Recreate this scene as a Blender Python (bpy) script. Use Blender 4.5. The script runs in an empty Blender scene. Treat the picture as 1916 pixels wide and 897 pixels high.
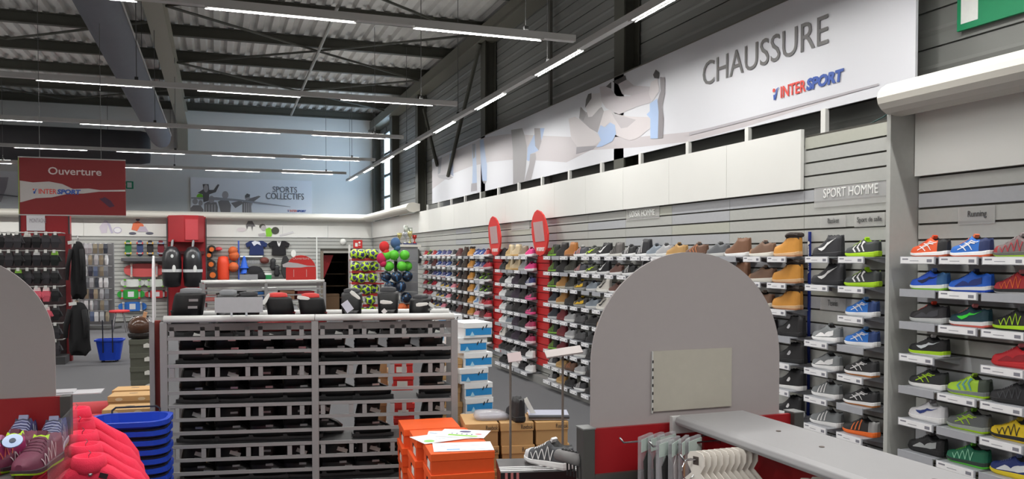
import bpy, math, random
from mathutils import Vector, Matrix, Euler
random.seed(7)
SC = bpy.context.scene
COL = SC.collection
R = math.radians
# ---------------------------------------------------------------- camera
F, CX, HOR = 1530.0, 958.0, 479.0
YAW, PIT = R(19.905), R(1.5)
CY = HOR + F * math.tan(PIT)
EYE = Vector((0, 0, 1.7))
cam_d = bpy.data.cameras.new('camera')
cam_d.sensor_width = 36; cam_d.lens = F / 1916 * 36; cam_d.shift_y = (CY - 448.5) / 1916
cam_d.clip_start = .05; cam_d.clip_end = 200
cam = bpy.data.objects.new('camera', cam_d); COL.objects.link(cam)
cam.location = EYE; cam.rotation_euler = (R(90) - PIT, 0, -YAW)
SC.camera = cam
# ---------------------------------------------------------------- world, exposure
SC.view_settings.view_transform = 'Standard'; SC.view_settings.look = 'None'
SC.view_settings.exposure = 0.0; SC.view_settings.gamma = 1; SC.view_settings.use_curve_mapping = False
W = bpy.data.worlds.new('world'); SC.world = W; W.use_nodes = True
W.node_tree.nodes['Background'].inputs[0].default_value = (.55, .72, 1, 1)
W.node_tree.nodes['Background'].inputs[1].default_value = .4
TUBE_W = 27.0      # watts of each tube luminaire
RAIL_Z = 3.75      # height of the light rails
# ---------------------------------------------------------------- geometry helpers
_r = Vector((math.cos(YAW), -math.sin(YAW), 0))
_f = Vector((math.sin(YAW) * math.cos(PIT), math.cos(YAW) * math.cos(PIT), -math.sin(PIT)))
_u = _r.cross(_f)
def at(px, py, X=None, Y=None, Z=None, d=None):
    """the point of the place seen at a photo pixel, at a known wall plane, height or depth"""
    D = _f + _r * ((px - CX) / F) - _u * ((py - CY) / F)
    if X is not None: t = X / D.x
    elif Y is not None: t = Y / D.y
    elif Z is not None: t = (Z - EYE.z) / D.z
    else: t = d
    return EYE + D * t
def YX(px, X): return at(px, HOR, X=X).y
def lin(c): return tuple(((v / 255) / 12.92 if v <= 10 else ((v / 255 + .055) / 1.055) ** 2.4) for v in c)
MATS = {}
def M(name, rgb, rough=.6, metal=0, var=0, vscale=20, bump=0, bscale=60, alpha=1, emit=0, coat=0, trans=0):
    if name in MATS: return MATS[name]
    m = bpy.data.materials.new(name); m.use_nodes = True; nt = m.node_tree; b = nt.nodes['Principled BSDF']
    c = lin(rgb) + (1,)
    b.inputs['Base Color'].default_value = c; b.inputs['Roughness'].default_value = rough; b.inputs['Metallic'].default_value = metal
    if coat: b.inputs['Coat Weight'].default_value = coat
    if trans: b.inputs['Transmission Weight'].default_value = trans; b.inputs['IOR'].default_value = 1.2
    if alpha < 1: b.inputs['Alpha'].default_value = alpha
    if emit: b.inputs['Emission Color'].default_value = c; b.inputs['Emission Strength'].default_value = emit
    if var or bump:
        tc = nt.nodes.new('ShaderNodeTexCoord'); n = nt.nodes.new('ShaderNodeTexNoise'); n.inputs['Scale'].default_value = vscale; n.inputs['Detail'].default_value = 4
        nt.links.new(tc.outputs['Object'], n.inputs['Vector'])
        if var:
            mx = nt.nodes.new('ShaderNodeMix'); mx.data_type = 'RGBA'
            mx.inputs['A'].default_value = tuple(max(0, v * (1 - var)) for v in c[:3]) + (1,); mx.inputs['B'].default_value = tuple(min(1, v * (1 + var)) for v in c[:3]) + (1,)
            nt.links.new(n.outputs['Fac'], mx.inputs['Factor']); nt.links.new(mx.outputs['Result'], b.inputs['Base Color'])
        if bump:
            n2 = nt.nodes.new('ShaderNodeTexNoise'); n2.inputs['Scale'].default_value = bscale; bp = nt.nodes.new('ShaderNodeBump'); bp.inputs['Strength'].default_value = bump; bp.inputs['Distance'].default_value = .01
            nt.links.new(tc.outputs['Object'], n2.inputs['Vector']); nt.links.new(n2.outputs['Fac'], bp.inputs['Height']); nt.links.new(bp.outputs['Normal'], b.inputs['Normal'])
    MATS[name] = m; return m
def C(*rgb, rough=.55): return M('paint_%02x%02x%02x_%d' % (*rgb, int(rough * 100)), rgb, rough, var=.06, vscale=30)
class MB:
    def __init__(s): s.v = []; s.f = []; s.m = []
    def add(s, vs, fs, mi=0):
        k = len(s.v); s.v += [tuple(v) for v in vs]; s.f += [tuple(i + k for i in f) for f in fs]; s.m += [mi] * len(fs); return s
    def box(s, x0, x1, y0, y1, z0, z1, mi=0):
        return s.add([(x0, y0, z0), (x1, y0, z0), (x1, y1, z0), (x0, y1, z0), (x0, y0, z1), (x1, y0, z1), (x1, y1, z1), (x0, y1, z1)],
                     [(3, 2, 1, 0), (4, 5, 6, 7), (0, 1, 5, 4), (1, 2, 6, 5), (2, 3, 7, 6), (3, 0, 4, 7)], mi)
    def obox(s, c, size, rot=(0, 0, 0), mi=0):
        m = Euler(rot).to_matrix(); h = [v / 2 for v in size]
        k = len(s.v); s.box(-h[0], h[0], -h[1], h[1], -h[2], h[2], mi)
        for i in range(k, len(s.v)): s.v[i] = tuple(m @ Vector(s.v[i]) + Vector(c))
        return s
    def loft(s, rings, closed=True, cap=True, mi=0):
        k = len(s.v); n = len(rings[0])
        vs = [p for r in rings for p in r]; fs = []
        for i in range(len(rings) - 1):
            for j in range(n if closed else n - 1):
                a = i * n + j; b = i * n + (j + 1) % n
                fs.append((a, b, b + n, a + n))
        if cap: fs.append(tuple(range(n - 1, -1, -1))); fs.append(tuple(range((len(rings) - 1) * n, len(rings) * n)))
        return s.add(vs, fs, mi)
    def tube(s, path, r, n=8, cap=True, mi=0):
        P = [Vector(p) for p in path]; rings = []
        up = Vector((0, 0, 1)); d0 = (P[1] - P[0]).normalized()
        a = d0.cross(up)
        if a.length < 1e-3: a = d0.cross(Vector((1, 0, 0)))
        a.normalize()
        for i, p in enumerate(P):
            d = ((P[i] - P[i - 1]).normalized() if i else Vector()) + ((P[i + 1] - P[i]).normalized() if i < len(P) - 1 else Vector())
            d.normalize(); a = (a - d * a.dot(d)).normalized(); b = d.cross(a)
            rr = r[i] if isinstance(r, (list, tuple)) else r
            rings.append([p + (a * math.cos(t) + b * math.sin(t)) * rr for t in [2 * math.pi * j / n for j in range(n)]])
        return s.loft(rings, True, cap, mi)
    def lathe(s, prof, n=16, c=(0, 0, 0), mi=0, cap=True):
        rings = [[(c[0] + r * math.cos(2 * math.pi * j / n), c[1] + r * math.sin(2 * math.pi * j / n), c[2] + z) for j in range(n)] for r, z in prof]
        return s.loft(rings, True, cap, mi)
    def prism(s, pts, h0, h1, fr=lambda u, v, w: (u, v, w), mi=0):
        return s.loft([[fr(u, v, h0) for u, v in pts], [fr(u, v, h1) for u, v in pts]], True, True, mi)
    def ball(s, c, r, n=12, m=8, mi=0, sc=(1, 1, 1)):
        prof = [(max(1e-4, math.sin(math.pi * i / m)), -math.cos(math.pi * i / m)) for i in range(m + 1)]
        rings = [[(c[0] + sc[0] * r * a * math.cos(2 * math.pi * j / n), c[1] + sc[1] * r * a * math.sin(2 * math.pi * j / n), c[2] + sc[2] * r * b) for j in range(n)] for a, b in prof]
        return s.loft(rings, True, True, mi)
    def mesh(s, name, mats, smooth=False):
        me = bpy.data.meshes.new(name); me.from_pydata(s.v, [], s.f)
        for m in (mats if isinstance(mats, (list, tuple)) else [mats]): me.materials.append(m)
        if any(s.m): me.polygons.foreach_set('material_index', s.m)
        if smooth: me.polygons.foreach_set('use_smooth', [True] * len(s.f))
        me.update(); return me
    def build(s, name, mats, parent=None, loc=(0, 0, 0), rot=(0, 0, 0), smooth=False, bevel=0):
        return ob(name, s.mesh(name, mats, smooth), parent, loc, rot, bevel)
def ob(name, me, parent=None, loc=(0, 0, 0), rot=(0, 0, 0), bevel=0):
    o = bpy.data.objects.new(name, me); COL.objects.link(o); o.parent = parent; o.location = loc; o.rotation_euler = rot
    if bevel:
        b = o.modifiers.new('bevel', 'BEVEL'); b.width = bevel; b.segments = 2; b.limit_method = 'ANGLE'
    return o
def tag(o, label, cat, group=None, kind=None):
    o['label'] = label; o['category'] = cat
    if group: o['group'] = group
    if kind: o['kind'] = kind
    return o
def struct(o, label=None, cat=None):
    o['kind'] = 'structure'
    if label: o['label'] = label
    if cat: o['category'] = cat
    return o
def thing(name, label, cat, loc=(0, 0, 0), rz=0, group=None, rot=None):
    o = ob(name, None, None, loc, rot or (0, 0, rz)); o.empty_display_size = .05
    return tag(o, label, cat, group)
def dup(o, loc=None, rot=None, label=None, parent=None):
    c = o.copy(); COL.objects.link(c); c.parent = parent
    if loc is not None: c.location = loc
    if rot is not None: c.rotation_euler = rot
    if label: c['label'] = label
    for ch in list(o.children): dup(ch, parent=c)
    return c
WALLR, WALLB = (R(90), 0, R(-90)), (R(90), 0, 0)     # text and print frames: facing -X and facing -Y
def text_me(body, size=1, ext=.002, bold=0, shear=0, align='LEFT', space=1, wide=1):
    cu = bpy.data.curves.new('lettering', 'FONT'); cu.body = body; cu.size = size; cu.extrude = ext; cu.offset = bold; cu.shear = shear; cu.align_x = align; cu.space_character = space
    cu.resolution_u = 3
    o = bpy.data.objects.new('lettering_tmp', cu); COL.objects.link(o)
    dg = bpy.context.evaluated_depsgraph_get(); me = bpy.data.meshes.new_from_object(o.evaluated_get(dg))
    bpy.data.objects.remove(o); bpy.data.curves.remove(cu)
    if wide != 1:
        for v in me.vertices: v.co.x *= wide
    return me
def text(body, mat, parent, loc, rot, size, name='lettering', fit=None, **k):
    """fit = (width, height): the lettering is scaled to that width and capital height"""
    me = text_me(body, size if not fit else 1, **k)
    if fit:
        xs = [v.co.x for v in me.vertices]; ys = [v.co.y for v in me.vertices]
        sx, sy = fit[0] / (max(xs) - min(xs)), fit[1] / (max(ys) - min(ys)); x0, y0 = min(xs), min(ys)
        for v in me.vertices: v.co.x = (v.co.x - x0) * sx; v.co.y = (v.co.y - y0) * sy
    me.materials.clear(); me.materials.append(mat); me.name = name
    return ob(name, me, parent, loc, rot)
def flat(polys, mat, parent, loc, rot, h=.0015, name='print'):
    """flat printed shapes, a hair proud of the sheet they lie on"""
    b = MB()
    for i, p in enumerate(polys): b.prism(p, 0, h + .0002 * i)
    return b.build(name, mat, parent, loc, rot)
def ell(cx, cy, rx, ry, n=20, a0=0, a1=360): return [(cx + rx * math.cos(R(a0 + (a1 - a0) * i / n)), cy + ry * math.sin(R(a0 + (a1 - a0) * i / n))) for i in range(n + (a1 - a0 < 360))]
def intersport(parent, loc, rot, w, mono=None, vert=False):
    """the shop's logo lettering, w wide"""
    red, blu = mono or M('logo_red', (226, 72, 62), .5), mono or M('logo_blue', (48, 84, 168), .5)
    h = w * .115
    mtx = Euler(rot).to_matrix(); L = Vector(loc)
    def p(u, v): return L + mtx @ Vector((u * w, v * w, 0))
    flat([[(x * w, y * w) for x, y in ell(.02, .098, .02, .02, 12)]], red, parent, L, rot, name='logo_dot')
    flat([[(x * w, y * w) for x, y in [(.018, 0), (.045, 0), (.06, .045), (.075, .1), (.10, .115), (.082, .115), (.06, .105), (.045, .06), (.03, .05), (.012, .055)]]], blu, parent, L, rot, name='logo_tick')
    text('INTER', red, parent, p(.125, 0), rot, 1, fit=(.37 * w, h), bold=.012, ext=.0015)
    text('SPORT', blu, parent, p(.505, 0), rot, 1, fit=(.495 * w, h), bold=.05, shear=.12, ext=.0015)
# ================================================================ structure
white = M('painted_white', (226, 226, 222), .5, var=.03, vscale=3)
SL = C(176, 177, 173, rough=.45)
dark_steel = M('dark_olive_steel', (74, 74, 66), .55, var=.08, vscale=6)
clad = M('grey_cladding', (128, 129, 126), .4, var=.05, vscale=2)
XS, XW, YB, YBS = 4.15, 4.55, 24.2, 22.9          # slatwall face, cladding, back wall, back slatwall face
X0, Y0, ZC = -14.0, -5.0, 5.88
carpet = M('carpet', (92, 92, 95), .95, var=.35, vscale=260, bump=.5, bscale=500)
struct(MB().box(X0, XW + .1, Y0, YB + 3, -.06, 0).build('floor', carpet), 'dark grey carpet covering the whole sales floor', 'floor')
# corrugated roof deck, one folded sheet
prof = []; x = X0
while x < XW + .1:
    prof += [(x, ZC), (x + .10, ZC), (x + .135, ZC + .07), (x + .215, ZC + .07)]; x += .25
b = MB(); b.loft([[(px, Y0, pz) for px, pz in prof], [(px, YB + .1, pz) for px, pz in prof]], False, False)
b.box(X0, XW + .1, Y0, YB + .1, ZC + .09, ZC + .12)
struct(b.build('ceiling', M('roof_deck', (214, 212, 208), .6, 0, var=.12, vscale=3)), 'corrugated grey metal roof deck over the shop', 'ceiling')
# cladding of the long shoe wall, in horizontal panels with recessed seams
wr = struct(MB().box(XW + .03, XW + .12, Y0, YB + .1, 0, ZC).build('wall_right', clad), 'grey metal clad side wall behind the shoe displays', 'wall')
WIN = (21.55, 23.05, 2.75, 5.15)
pm = {}
ys = [Y0, 3.2, 8.9, 14.2, 19.4, WIN[0], WIN[1], YB]
for j in range(23):
    z = .1 + j * .25
    for a, c in zip(ys[:-1], ys[1:]):
        if a == WIN[0] and z + .24 > WIN[2] and z < WIN[3]: continue
        k = round(c - a, 3)
        if k not in pm: pm[k] = MB().box(0, .03, .004, k - .004, .006, .244).add([(-.008, 0, .11), (-.008, k, .11), (0, k, .135), (0, 0, .135), (0, k, .085), (0, 0, .085)], [(0, 1, 2, 3), (5, 4, 1, 0)]).mesh('cladding_panel', clad)
        ob('cladding_panel', pm[k], wr, (XW, a, z))
wb = struct(MB().box(X0, XW + .12, YB, YB + .1, 2.45, ZC + .1).box(X0, 2.6, YB, YB + .1, 0, 2.45).box(3.7, XW, YB, YB + .1, 0, 2.45).build('wall_back', M('back_plaster', (228, 229, 227), .7, var=.03, vscale=1.5)), 'pale plastered end wall above the sports displays', 'wall')
struct(MB().box(X0 - .1, X0, Y0, YB + 3, 0, ZC).build('wall_left', white), 'pale far side wall of the shop', 'wall')
struct(MB().box(X0, XW + .1, Y0 - .1, Y0, 0, ZC).build('wall_front', white), 'pale wall behind the photographer', 'wall')
# tall glazed strip near the far corner
sky = M('daylight_pane', (190, 220, 248), .1, emit=8.0)
w = struct(ob('window_1', None, None, (XW, 0, 0)), 'tall narrow glazed strip with four panes near the far corner', 'window')
for i in range(5):
    z = WIN[2] + (WIN[3] - WIN[2]) * i / 4
    MB().box(-.05, .1, WIN[0], WIN[1], z - .035, z + .035).build('window_bar', dark_steel, w)
for y in (WIN[0], WIN[1]): MB().box(-.05, .1, y - .04, y + .04, WIN[2], WIN[3]).build('window_frame', C(200, 204, 204), w)
for i in range(4):
    z = WIN[2] + (WIN[3] - WIN[2]) * i / 4
    MB().box(.005, .025, WIN[0], WIN[1], z + .03, z + .57).build('pane', sky, w)
# steel frame
def ibeam(name, a, c, depth, width, mat, label, axis, parent=None):
    """I section from a to c; axis 'x','y','z' = run direction; depth is vertical (or along x for columns)"""
    b = MB(); t = .018
    def q(u0, u1, v0, v1):
        if axis == 'y': b.box(u0, u1, a, c, v0, v1)
        elif axis == 'x': b.box(a, c, u0, u1, v0, v1)
        else: b.box(v0, v1, u0, u1, a, c)
    q(-width / 2, width / 2, 0, t); q(-width / 2, width / 2, depth - t, depth); q(-.012, .012, t, depth - t)
    return tag(b.build(name, mat), label, 'beam', kind='structure')
PUR = [24.0 - 2.0 * i for i in range(15)]
for i, y in enumerate(PUR):
    o = ibeam('trim_%d' % (i + 1), X0, XW, .2, .11, dark_steel, 'dark steel roof purlin number %s from the end wall' % 'one two three four five six seven eight nine ten eleven twelve thirteen fourteen fifteen'.split()[i], 'x'); o.location = (0, y, 5.66)
for i, (px, X, nm) in enumerate([(787, 4.42, 'second'), (913, 4.42, 'third'), (1170, 4.42, 'fourth')]):
    o = ibeam('trim_%d' % (20 + i), 0, 5.66, .2, .24, dark_steel, 'dark steel column standing against the cladding, %s from the far corner' % nm, 'z'); o.location = (X - .09, YX(px, X), 0)
for i, (px, nm) in enumerate([(742, 'beside the glazed strip'), (708, 'in the far corner')]):
    y = YX(px, 4.5); o = struct(MB().box(4.36, XW - .005, y - .16, y + .16, 0, 5.66).build('trim_%d' % (24 + i), dark_steel), 'dark steel box post ' + nm, 'post')
o = struct(MB().box(4.3, 4.52, Y0, YB, 5.38, 5.64).box(4.25, 4.54, Y0, YB, 5.36, 5.385).build('trim_30', C(112, 110, 100)), 'grey steel eaves beam running along the top of the cladding', 'beam')
gb = C(168, 165, 152)
o = ibeam('trim_31', Y0, YB, .4, .26, gb, 'beige steel rafter crossing under the purlins', 'y'); o.location = (-.82, 0, 5.27)
struct(MB().box(-.95, -.69, YB - .3, YB - .01, 4.55, 5.27).build('trim_32', gb), 'beige steel stub post under the rafter on the end wall', 'post')
# diagonal bracing flats on the shoe wall and rods under the deck
def brace(p, q, r, label, name='trim_40', mat=dark_steel):
    return struct(MB().tube([p, q], r, 6).build(name, mat), label, 'brace')
brace(at(898, 82, X=4.3), at(838, 330, X=4.3), .035, 'dark diagonal wall brace leaning beside the third column', 'trim_40')
brace(at(793, 205, X=4.3), at(818, 310, X=4.3), .035, 'dark diagonal wall brace descending behind the banner end', 'trim_41')
struct(MB().box(4.46, 4.5, YX(1026, 4.45) - .03, YX(1026, 4.45) + .03, 2.4, 5.3).build('trim_42', C(96, 95, 90)), 'thin grey service conduit on the cladding between two columns', 'conduit')
k = 0
for (y0, y1) in ((10, 14), (14, 18), (18, 22)):
    for xa, xc in ((-.7, 1.85), (4.3, 1.85)):
        for ya, yb in ((y0, y1 - 2), (y1, y1 - 2)):
            k += 1
            nm = 'one two three four five six seven eight nine ten eleven twelve'.split()[k - 1]
            brace((xa, ya, 5.62), (xc, yb, 5.6), .022, 'thin roof bracing rod %s under the deck' % nm, 'trim_%d' % (50 + k))
k = 0
for (y0, y1) in ((13, 17), (19, 23)):
    for xa, xc in ((-.95, -3.5), (-6, -3.5)):
        k += 1; brace((xa, y0 + 2, 5.62), (xc, y1, 5.6), .022, 'thin roof bracing rod %s beyond the duct' % 'one two three four'.split()[k - 1], 'trim_%d' % (70 + k))
struct(MB().tube([at(632, 12, Z=5.5), at(545, 215, Z=5.5)], .03, 8).build('trim_80', C(150, 148, 142)), 'thin grey conduit running under the roof bracing', 'conduit')
# air ducts
dg = M('duct_fabric', (128, 130, 138), .8, var=.06, vscale=4)
du = thing('air_duct', 'long round grey fabric air duct hanging under the roof', 'duct', (-1.22, 0, 4.55))
MB().tube([(0, Y0 + .5, 0)] + [(0, y, 0) for y in range(0, 21, 2)] + [(0, 21.3, 0), (0, 21.7, -.02), (0, 21.85, -.03)], [.235] * 12 + [.235, .2, .12], 20).build('duct_tube', dg, du, smooth=True)
MB().box(.236, .25, Y0 + .5, 21.3, .02, .05).build('support_rail', C(214, 214, 210), du)
for y in range(1, 22, 4): MB().tube([(.24, y, .05), (.24, y, 1.3)], .004, 5).build('hanger_wire', C(60, 60, 60), du)
du = thing('air_duct', 'wide dark air duct running along the end wall', 'duct', (0, 22.6, 4.42))
MB().tube([(X0 + .2, 0, 0), (-4, 0, 0), (-1.75, 0, 0), (-1.55, 0, 0)], [.42, .42, .42, .38], 24).build('duct_tube', M('dark_duct', (62, 62, 66), .7, var=.1, vscale=5), du, smooth=True)
for x in (-11, -8, -5, -2.5): MB().tube([(x, 0, .4), (x, 0, 1.24)], .006, 5).build('hanger_wire', C(60, 60, 60), du)
# ---------------------------------------------------------------- light rails (the shop's lamps)
tube_m = M('lit_tube', (255, 255, 250), .3, emit=9.0)
rail_m = M('rail_white', (200, 200, 198), .5)
def lamp(parent, loc, length, rot, k=1):
    l = bpy.data.lights.new('tube_or_uplight', 'AREA'); l.shape = 'RECTANGLE'; l.size = length; l.size_y = .05; l.energy = TUBE_W * k; l.color = (1, .985, .95)
    o = ob('tube_or_uplight', l, parent, loc, rot); return o
def rail(y0_or_x, a, c, along, label, pitch=1.75, power=1):
    t = thing('light_rail', label, 'light', (0, y0_or_x, RAIL_Z) if along == 'x' else (y0_or_x, 0, RAIL_Z))
    sw = (lambda u, v, w: (u, v, w)) if along == 'x' else (lambda u, v, w: (v, u, w))
    def bx(u0, u1, v0, v1, w0, w1, name, mat):
        p, q = sw(u0, v0, w0), sw(u1, v1, w1)
        MB().box(min(p[0], q[0]), max(p[0], q[0]), min(p[1], q[1]), max(p[1], q[1]), w0, w1).build(name, mat, t)
    bx(a, c, -.035, .035, 0, .06, 'rail', rail_m)
    u = c - .35; n = 0
    while u - 1.2 > a:
        for v in (-.035, .032): bx(u - 1.22, u + .02, v, v + .003, -.014, 0, 'reflector', rail_m)
        bx(u - 1.2, u, -.008, .008, -.0036, -.001, 'tube', tube_m)
        p = sw(u - .6, 0, -.0042); lamp(t, p, 1.2, (0, 0, 0 if along == 'x' else R(90)), power)
        if n % 2 == 0 and (along == 'y' or abs(u - .6 + 1.22) > 1.3):  # uplights added on the rail tops to brighten the roof deck
            bx(u - 1.2, u, -.012, .012, .06, .064, 'added_uplight', tube_m)
            p = sw(u - .6, 0, .066); lamp(t, p, 1.2, (R(180), 0, 0 if along == 'x' else R(90)), .17)
        u -= pitch; n += 1
    u = c - .5
    while u > a:
        p, q = sw(u, 0, .06), sw(u, 0, 1.9); MB().tube([p, q], .005, 5).build('hanger_wire', C(90, 90, 90), t)
        p = sw(u, 0, .07); MB().obox(p, (.04, .04, .06)).build('clamp', C(50, 50, 50), t); u -= 3.5
    return t
ends = [(1075, 75), (855, 196), (755, 258), (702, 300), (648, 325), (620, 347)]
for i, (px, py) in enumerate(ends):
    p = at(px, py, Z=RAIL_Z + .02)
    rail(p.y, -11, p.x, 'x', 'white fluorescent light rail crossing the shop, %s from the end wall' % ['sixth', 'fifth', 'fourth', 'third', 'second', 'nearest'][i], power=(1, 1, 1, 1.2, 1.7, 1.9)[i])
p = at(1248, 0, Z=RAIL_Z); q = at(650, 340, Z=RAIL_Z)
rail((p.x + q.x) / 2, -4, min(q.y, 23.4), 'y', 'white light rail running along the shoe wall', 2.3)
for i, y in enumerate((4.0, .3, -3.2)):
    rail(y, -11, 3.3, 'x', ['white fluorescent light rail just overhead', 'white fluorescent light rail above the photographer', 'white fluorescent light rail behind the photographer'][i])
# ================================================================ shoe wall: slatwall bays, fascia, banner, signs
PZ = .0985
back_m = C(70, 68, 62, rough=.8)
U = (YX(950, XS) - YX(1504, XS)) / 7
YA = YX(1504, XS)                        # joint between the tall bay and the fascia bays
YP = YX(1712, XS)                        # grey upright
ORD = 'first second third fourth fifth sixth seventh eighth ninth tenth eleventh twelfth thirteenth fourteenth fifteenth sixteenth seventeenth eighteenth nineteenth twentieth'.split()
slat_cache = {}
SLV = [SL, SL, C(178, 179, 168, rough=.45), C(172, 174, 178, rough=.45)]
def bay(y0, y1, n0, n1, label, single=True, fascia=None):
    t = thing('slatwall_bay', label, 'slatwall', (XS, y0, 0), group='slatwall bays of the shoe wall'); L = y1 - y0
    MB().box(.014, .03, 0, L, .02, 1.7 + n1 * PZ + .01).build('back_panel', back_m, t)
    k = round(L, 3)
    if k not in slat_cache: slat_cache[k] = [MB().box(0, .013, .0025, L - .0025, .0065, PZ - .0065).mesh('slat', m_) for m_ in SLV]
    if single:
        for n in range(n0, n1): ob('slat', random.choice(slat_cache[k]), t, (0, 0, 1.7 + n * PZ))
    else:
        b = MB()
        for n in range(n0, n1): b.box(0, .013, .0025, L - .0025, 1.7 + n * PZ + .005, 1.7 + (n + 1) * PZ - .005)
        b.build('slats', SL, t)['kind'] = 'stuff'
    if fascia: MB().box(-.035, -.005, .002, L - .002, fascia[0], fascia[1]).build('fascia_panel', white, t)
    MB().box(-.13, .0, 0, L, 0, .1).build('plinth', C(132, 132, 130), t)
    return t
BAYS = {}
bz0_ = (at(808, 380, X=4.33).z + at(1690, 175, X=4.33).z) / 2 + .003
def bay_words(i): return 'grey slatwall bay under the white fascia, %s from the tall bay' % ORD[i]
i = 0; y = YA
while y < 22.6:
    y1 = min(y + U, 22.88)
    if y1 > 22.4: y1 = 22.88
    near = i < 10
    t = bay(y, y1, -17, 5, bay_words(i), near, (1.7 + 5 * PZ + .004, 2.645)); BAYS[i] = (t, y, y1)
    if 3.5 < y < 17.6:
        MB().box(.165, .2, -.025, .025, 2.5, bz0_).build('fascia_post', white, t)
    y = y1; i += 1
TB = bay(YP + .015, YA, -17, 9, 'tall grey slatwall bay with the SPORT HOMME lettering')
RB = bay(YP - 1.45, YP - .02, -17, 5, 'grey slatwall bay of running shoes beside the upright', True, (1.7 + 5 * PZ + .004, 2.63))
MB().box(-.1, .03, -.45, -.005, 0, 2.2).build('end_panel', C(150, 150, 148), RB)
o = tag(MB().box(XS - .225, XS + .02, YP - .018, YP + .013, 0, 2.6).build('wall_upright', SL), 'grey upright panel jutting out between running and SPORT HOMME bays', 'upright')
o = MB().box(XS - .2, XS - .1, YP - .01, YP + .01, 2.6, 2.64).build('bracket', white, o)
# cornices with a half-round nose
def cprof(n=12): return [(-.15 + .15 * math.cos(R(60 + 240 * i / n)), .105 * math.sin(R(60 + 240 * i / n))) for i in range(n + 1)] + [(0.0, -.075), (0, .075)]
crm = M('cream_cornice', (206, 203, 194), .5)
zc = at(1690, 178, X=3.9).z
c = MB().loft([[(XS - .02 + a, yy, zc + bz) for a, bz in cprof()] for yy in (YP - 2.2, YP)]).build('cornice', crm, smooth=False)
struct(tag(c, 'cream rounded cornice above the running shoe bay', 'cornice'))
zf = 2.74
ye = YX(775, 4.0)
c = MB().loft([[(XS - .02 + a, yy, zf + bz) for a, bz in cprof()] for yy in (ye, YBS)]).build('cornice', crm)
struct(tag(c, 'cream rounded cornice turning the far corner onto the shoe wall', 'cornice'))
c = MB().loft([[(xx, YBS - .02 + a, zf + bz) for a, bz in cprof()] for xx in (X0 + .1, XS)]).build('cornice', crm)
struct(tag(c, 'long cream rounded cornice along the end wall displays', 'cornice'))
# ---------------------------------------------------------------- the CHAUSSURE banner
XB = 4.33
bz0 = (at(808, 380, X=XB).z + at(1690, 175, X=XB).z) / 2; bz1 = (at(814, 296, X=XB).z + at(1280, 87, X=XB).z) / 2
byL, byR = YX(809, XB), YX(1708, XB)
bn = thing('wall_banner', 'long white CHAUSSURE banner with a printed sprinter above the shoe wall', 'banner', (XB, byL, 0))
MB().box(0, .02, byR - byL, 0, bz0, bz1).build('sheet', M('long_banner_white', (218, 219, 225), .4), bn)
MB().box(-.004, .024, byR - byL, 0, bz1, bz1 + .012).build('top_edge', C(120, 116, 110), bn)
def bp(px, py): p = at(px, py, X=XB); return (byL - p.y, max(bz0 + .004, min(bz1 - .004, p.z)))
def zm(ox, oy, s): return lambda x, y: bp(ox + x / s, oy + y / s)
z1, z2 = zm(800, 240, 5.98), zm(1050, 110, 4.983)
LAY = [0]
def pr(pts, rgb, fn=None):
    LAY[0] += 1
    return flat([[((fn or bp)(*p)) for p in pts]], M('ink_%02x%02x%02x' % rgb, rgb, .4), bn, (-.0004 - .00015 * LAY[0], 0, 0), WALLR, .0001)
pr([(809, 304), (860, 279), (908, 257), (950, 251), (1060, 256), (1110, 257), (1200, 256), (1290, 247), (1400, 224), (1640, 160), (1400, 236), (1289, 266), (1190, 276), (1106, 281), (1060, 304), (1017, 301), (959, 299), (917, 303), (880, 312), (848, 325), (809, 354)], (196, 190, 193))
pr([(500, 180), (535, 172), (548, 400), (552, 615), (500, 620), (505, 450)], (176, 196, 226), z1); pr([(500, 180), (535, 172), (532, 320), (512, 345)], (150, 150, 158), z1)
pr([(490, 620), (552, 612), (555, 700), (485, 712)], (168, 164, 170), z1)
pr([(585, 135), (627, 120), (642, 250), (666, 420), (664, 590), (615, 592), (600, 420), (590, 270)], (172, 192, 224), z1); pr([(615, 590), (662, 590), (652, 620), (632, 620)], (150, 150, 156), z1)
pr([(935, 20), (1060, 0), (1090, 90), (1110, 200), (1105, 400), (1085, 600), (958, 645), (955, 250)], (158, 155, 157), z1)
pr([(1150, 290), (1210, 280), (1215, 340), (1160, 585), (1085, 600), (1140, 400)], (166, 162, 165), z1)
pr([(1120, 220), (1190, 80), (1250, 0), (1310, 0), (1290, 90), (1240, 250), (1205, 270), (1150, 290), (1140, 370), (1112, 360)], (166, 188, 222), z1)
pr([(1195, 0), (1260, 0), (1275, 150), (1245, 250), (1205, 200)], (150, 144, 148), z1)
pr([(120, 345), (162, 325), (145, 500), (116, 520)], (150, 150, 160), z1); pr([(250, 290), (285, 275), (290, 540), (240, 500)], (160, 170, 196), z1)
pr([(110, 530), (200, 520), (290, 550), (240, 580), (130, 560)], (170, 166, 172), z1)
pr([(70, 560), (130, 540), (200, 580), (360, 720), (370, 770), (300, 810), (150, 820), (95, 740)], (208, 202, 204), z2)
pr([(145, 825), (330, 812), (300, 845), (140, 890)], (150, 146, 152), z2)
pr([(180, 450), (235, 500), (330, 480), (380, 450), (400, 490), (340, 690), (270, 650), (170, 560)], (146, 140, 144), z2)
pr([(340, 690), (400, 490), (450, 475), (520, 520), (650, 540), (830, 545), (840, 640), (720, 740), (640, 765), (580, 740), (520, 720), (450, 600)], (210, 203, 205), z2)
pr([(470, 500), (560, 530), (700, 570), (620, 640), (560, 650), (500, 560)], (186, 180, 184), z2)
pr([(225, 430), (290, 330), (360, 320), (385, 390), (380, 440), (290, 540), (255, 545)], (214, 210, 212), z2)
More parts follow.
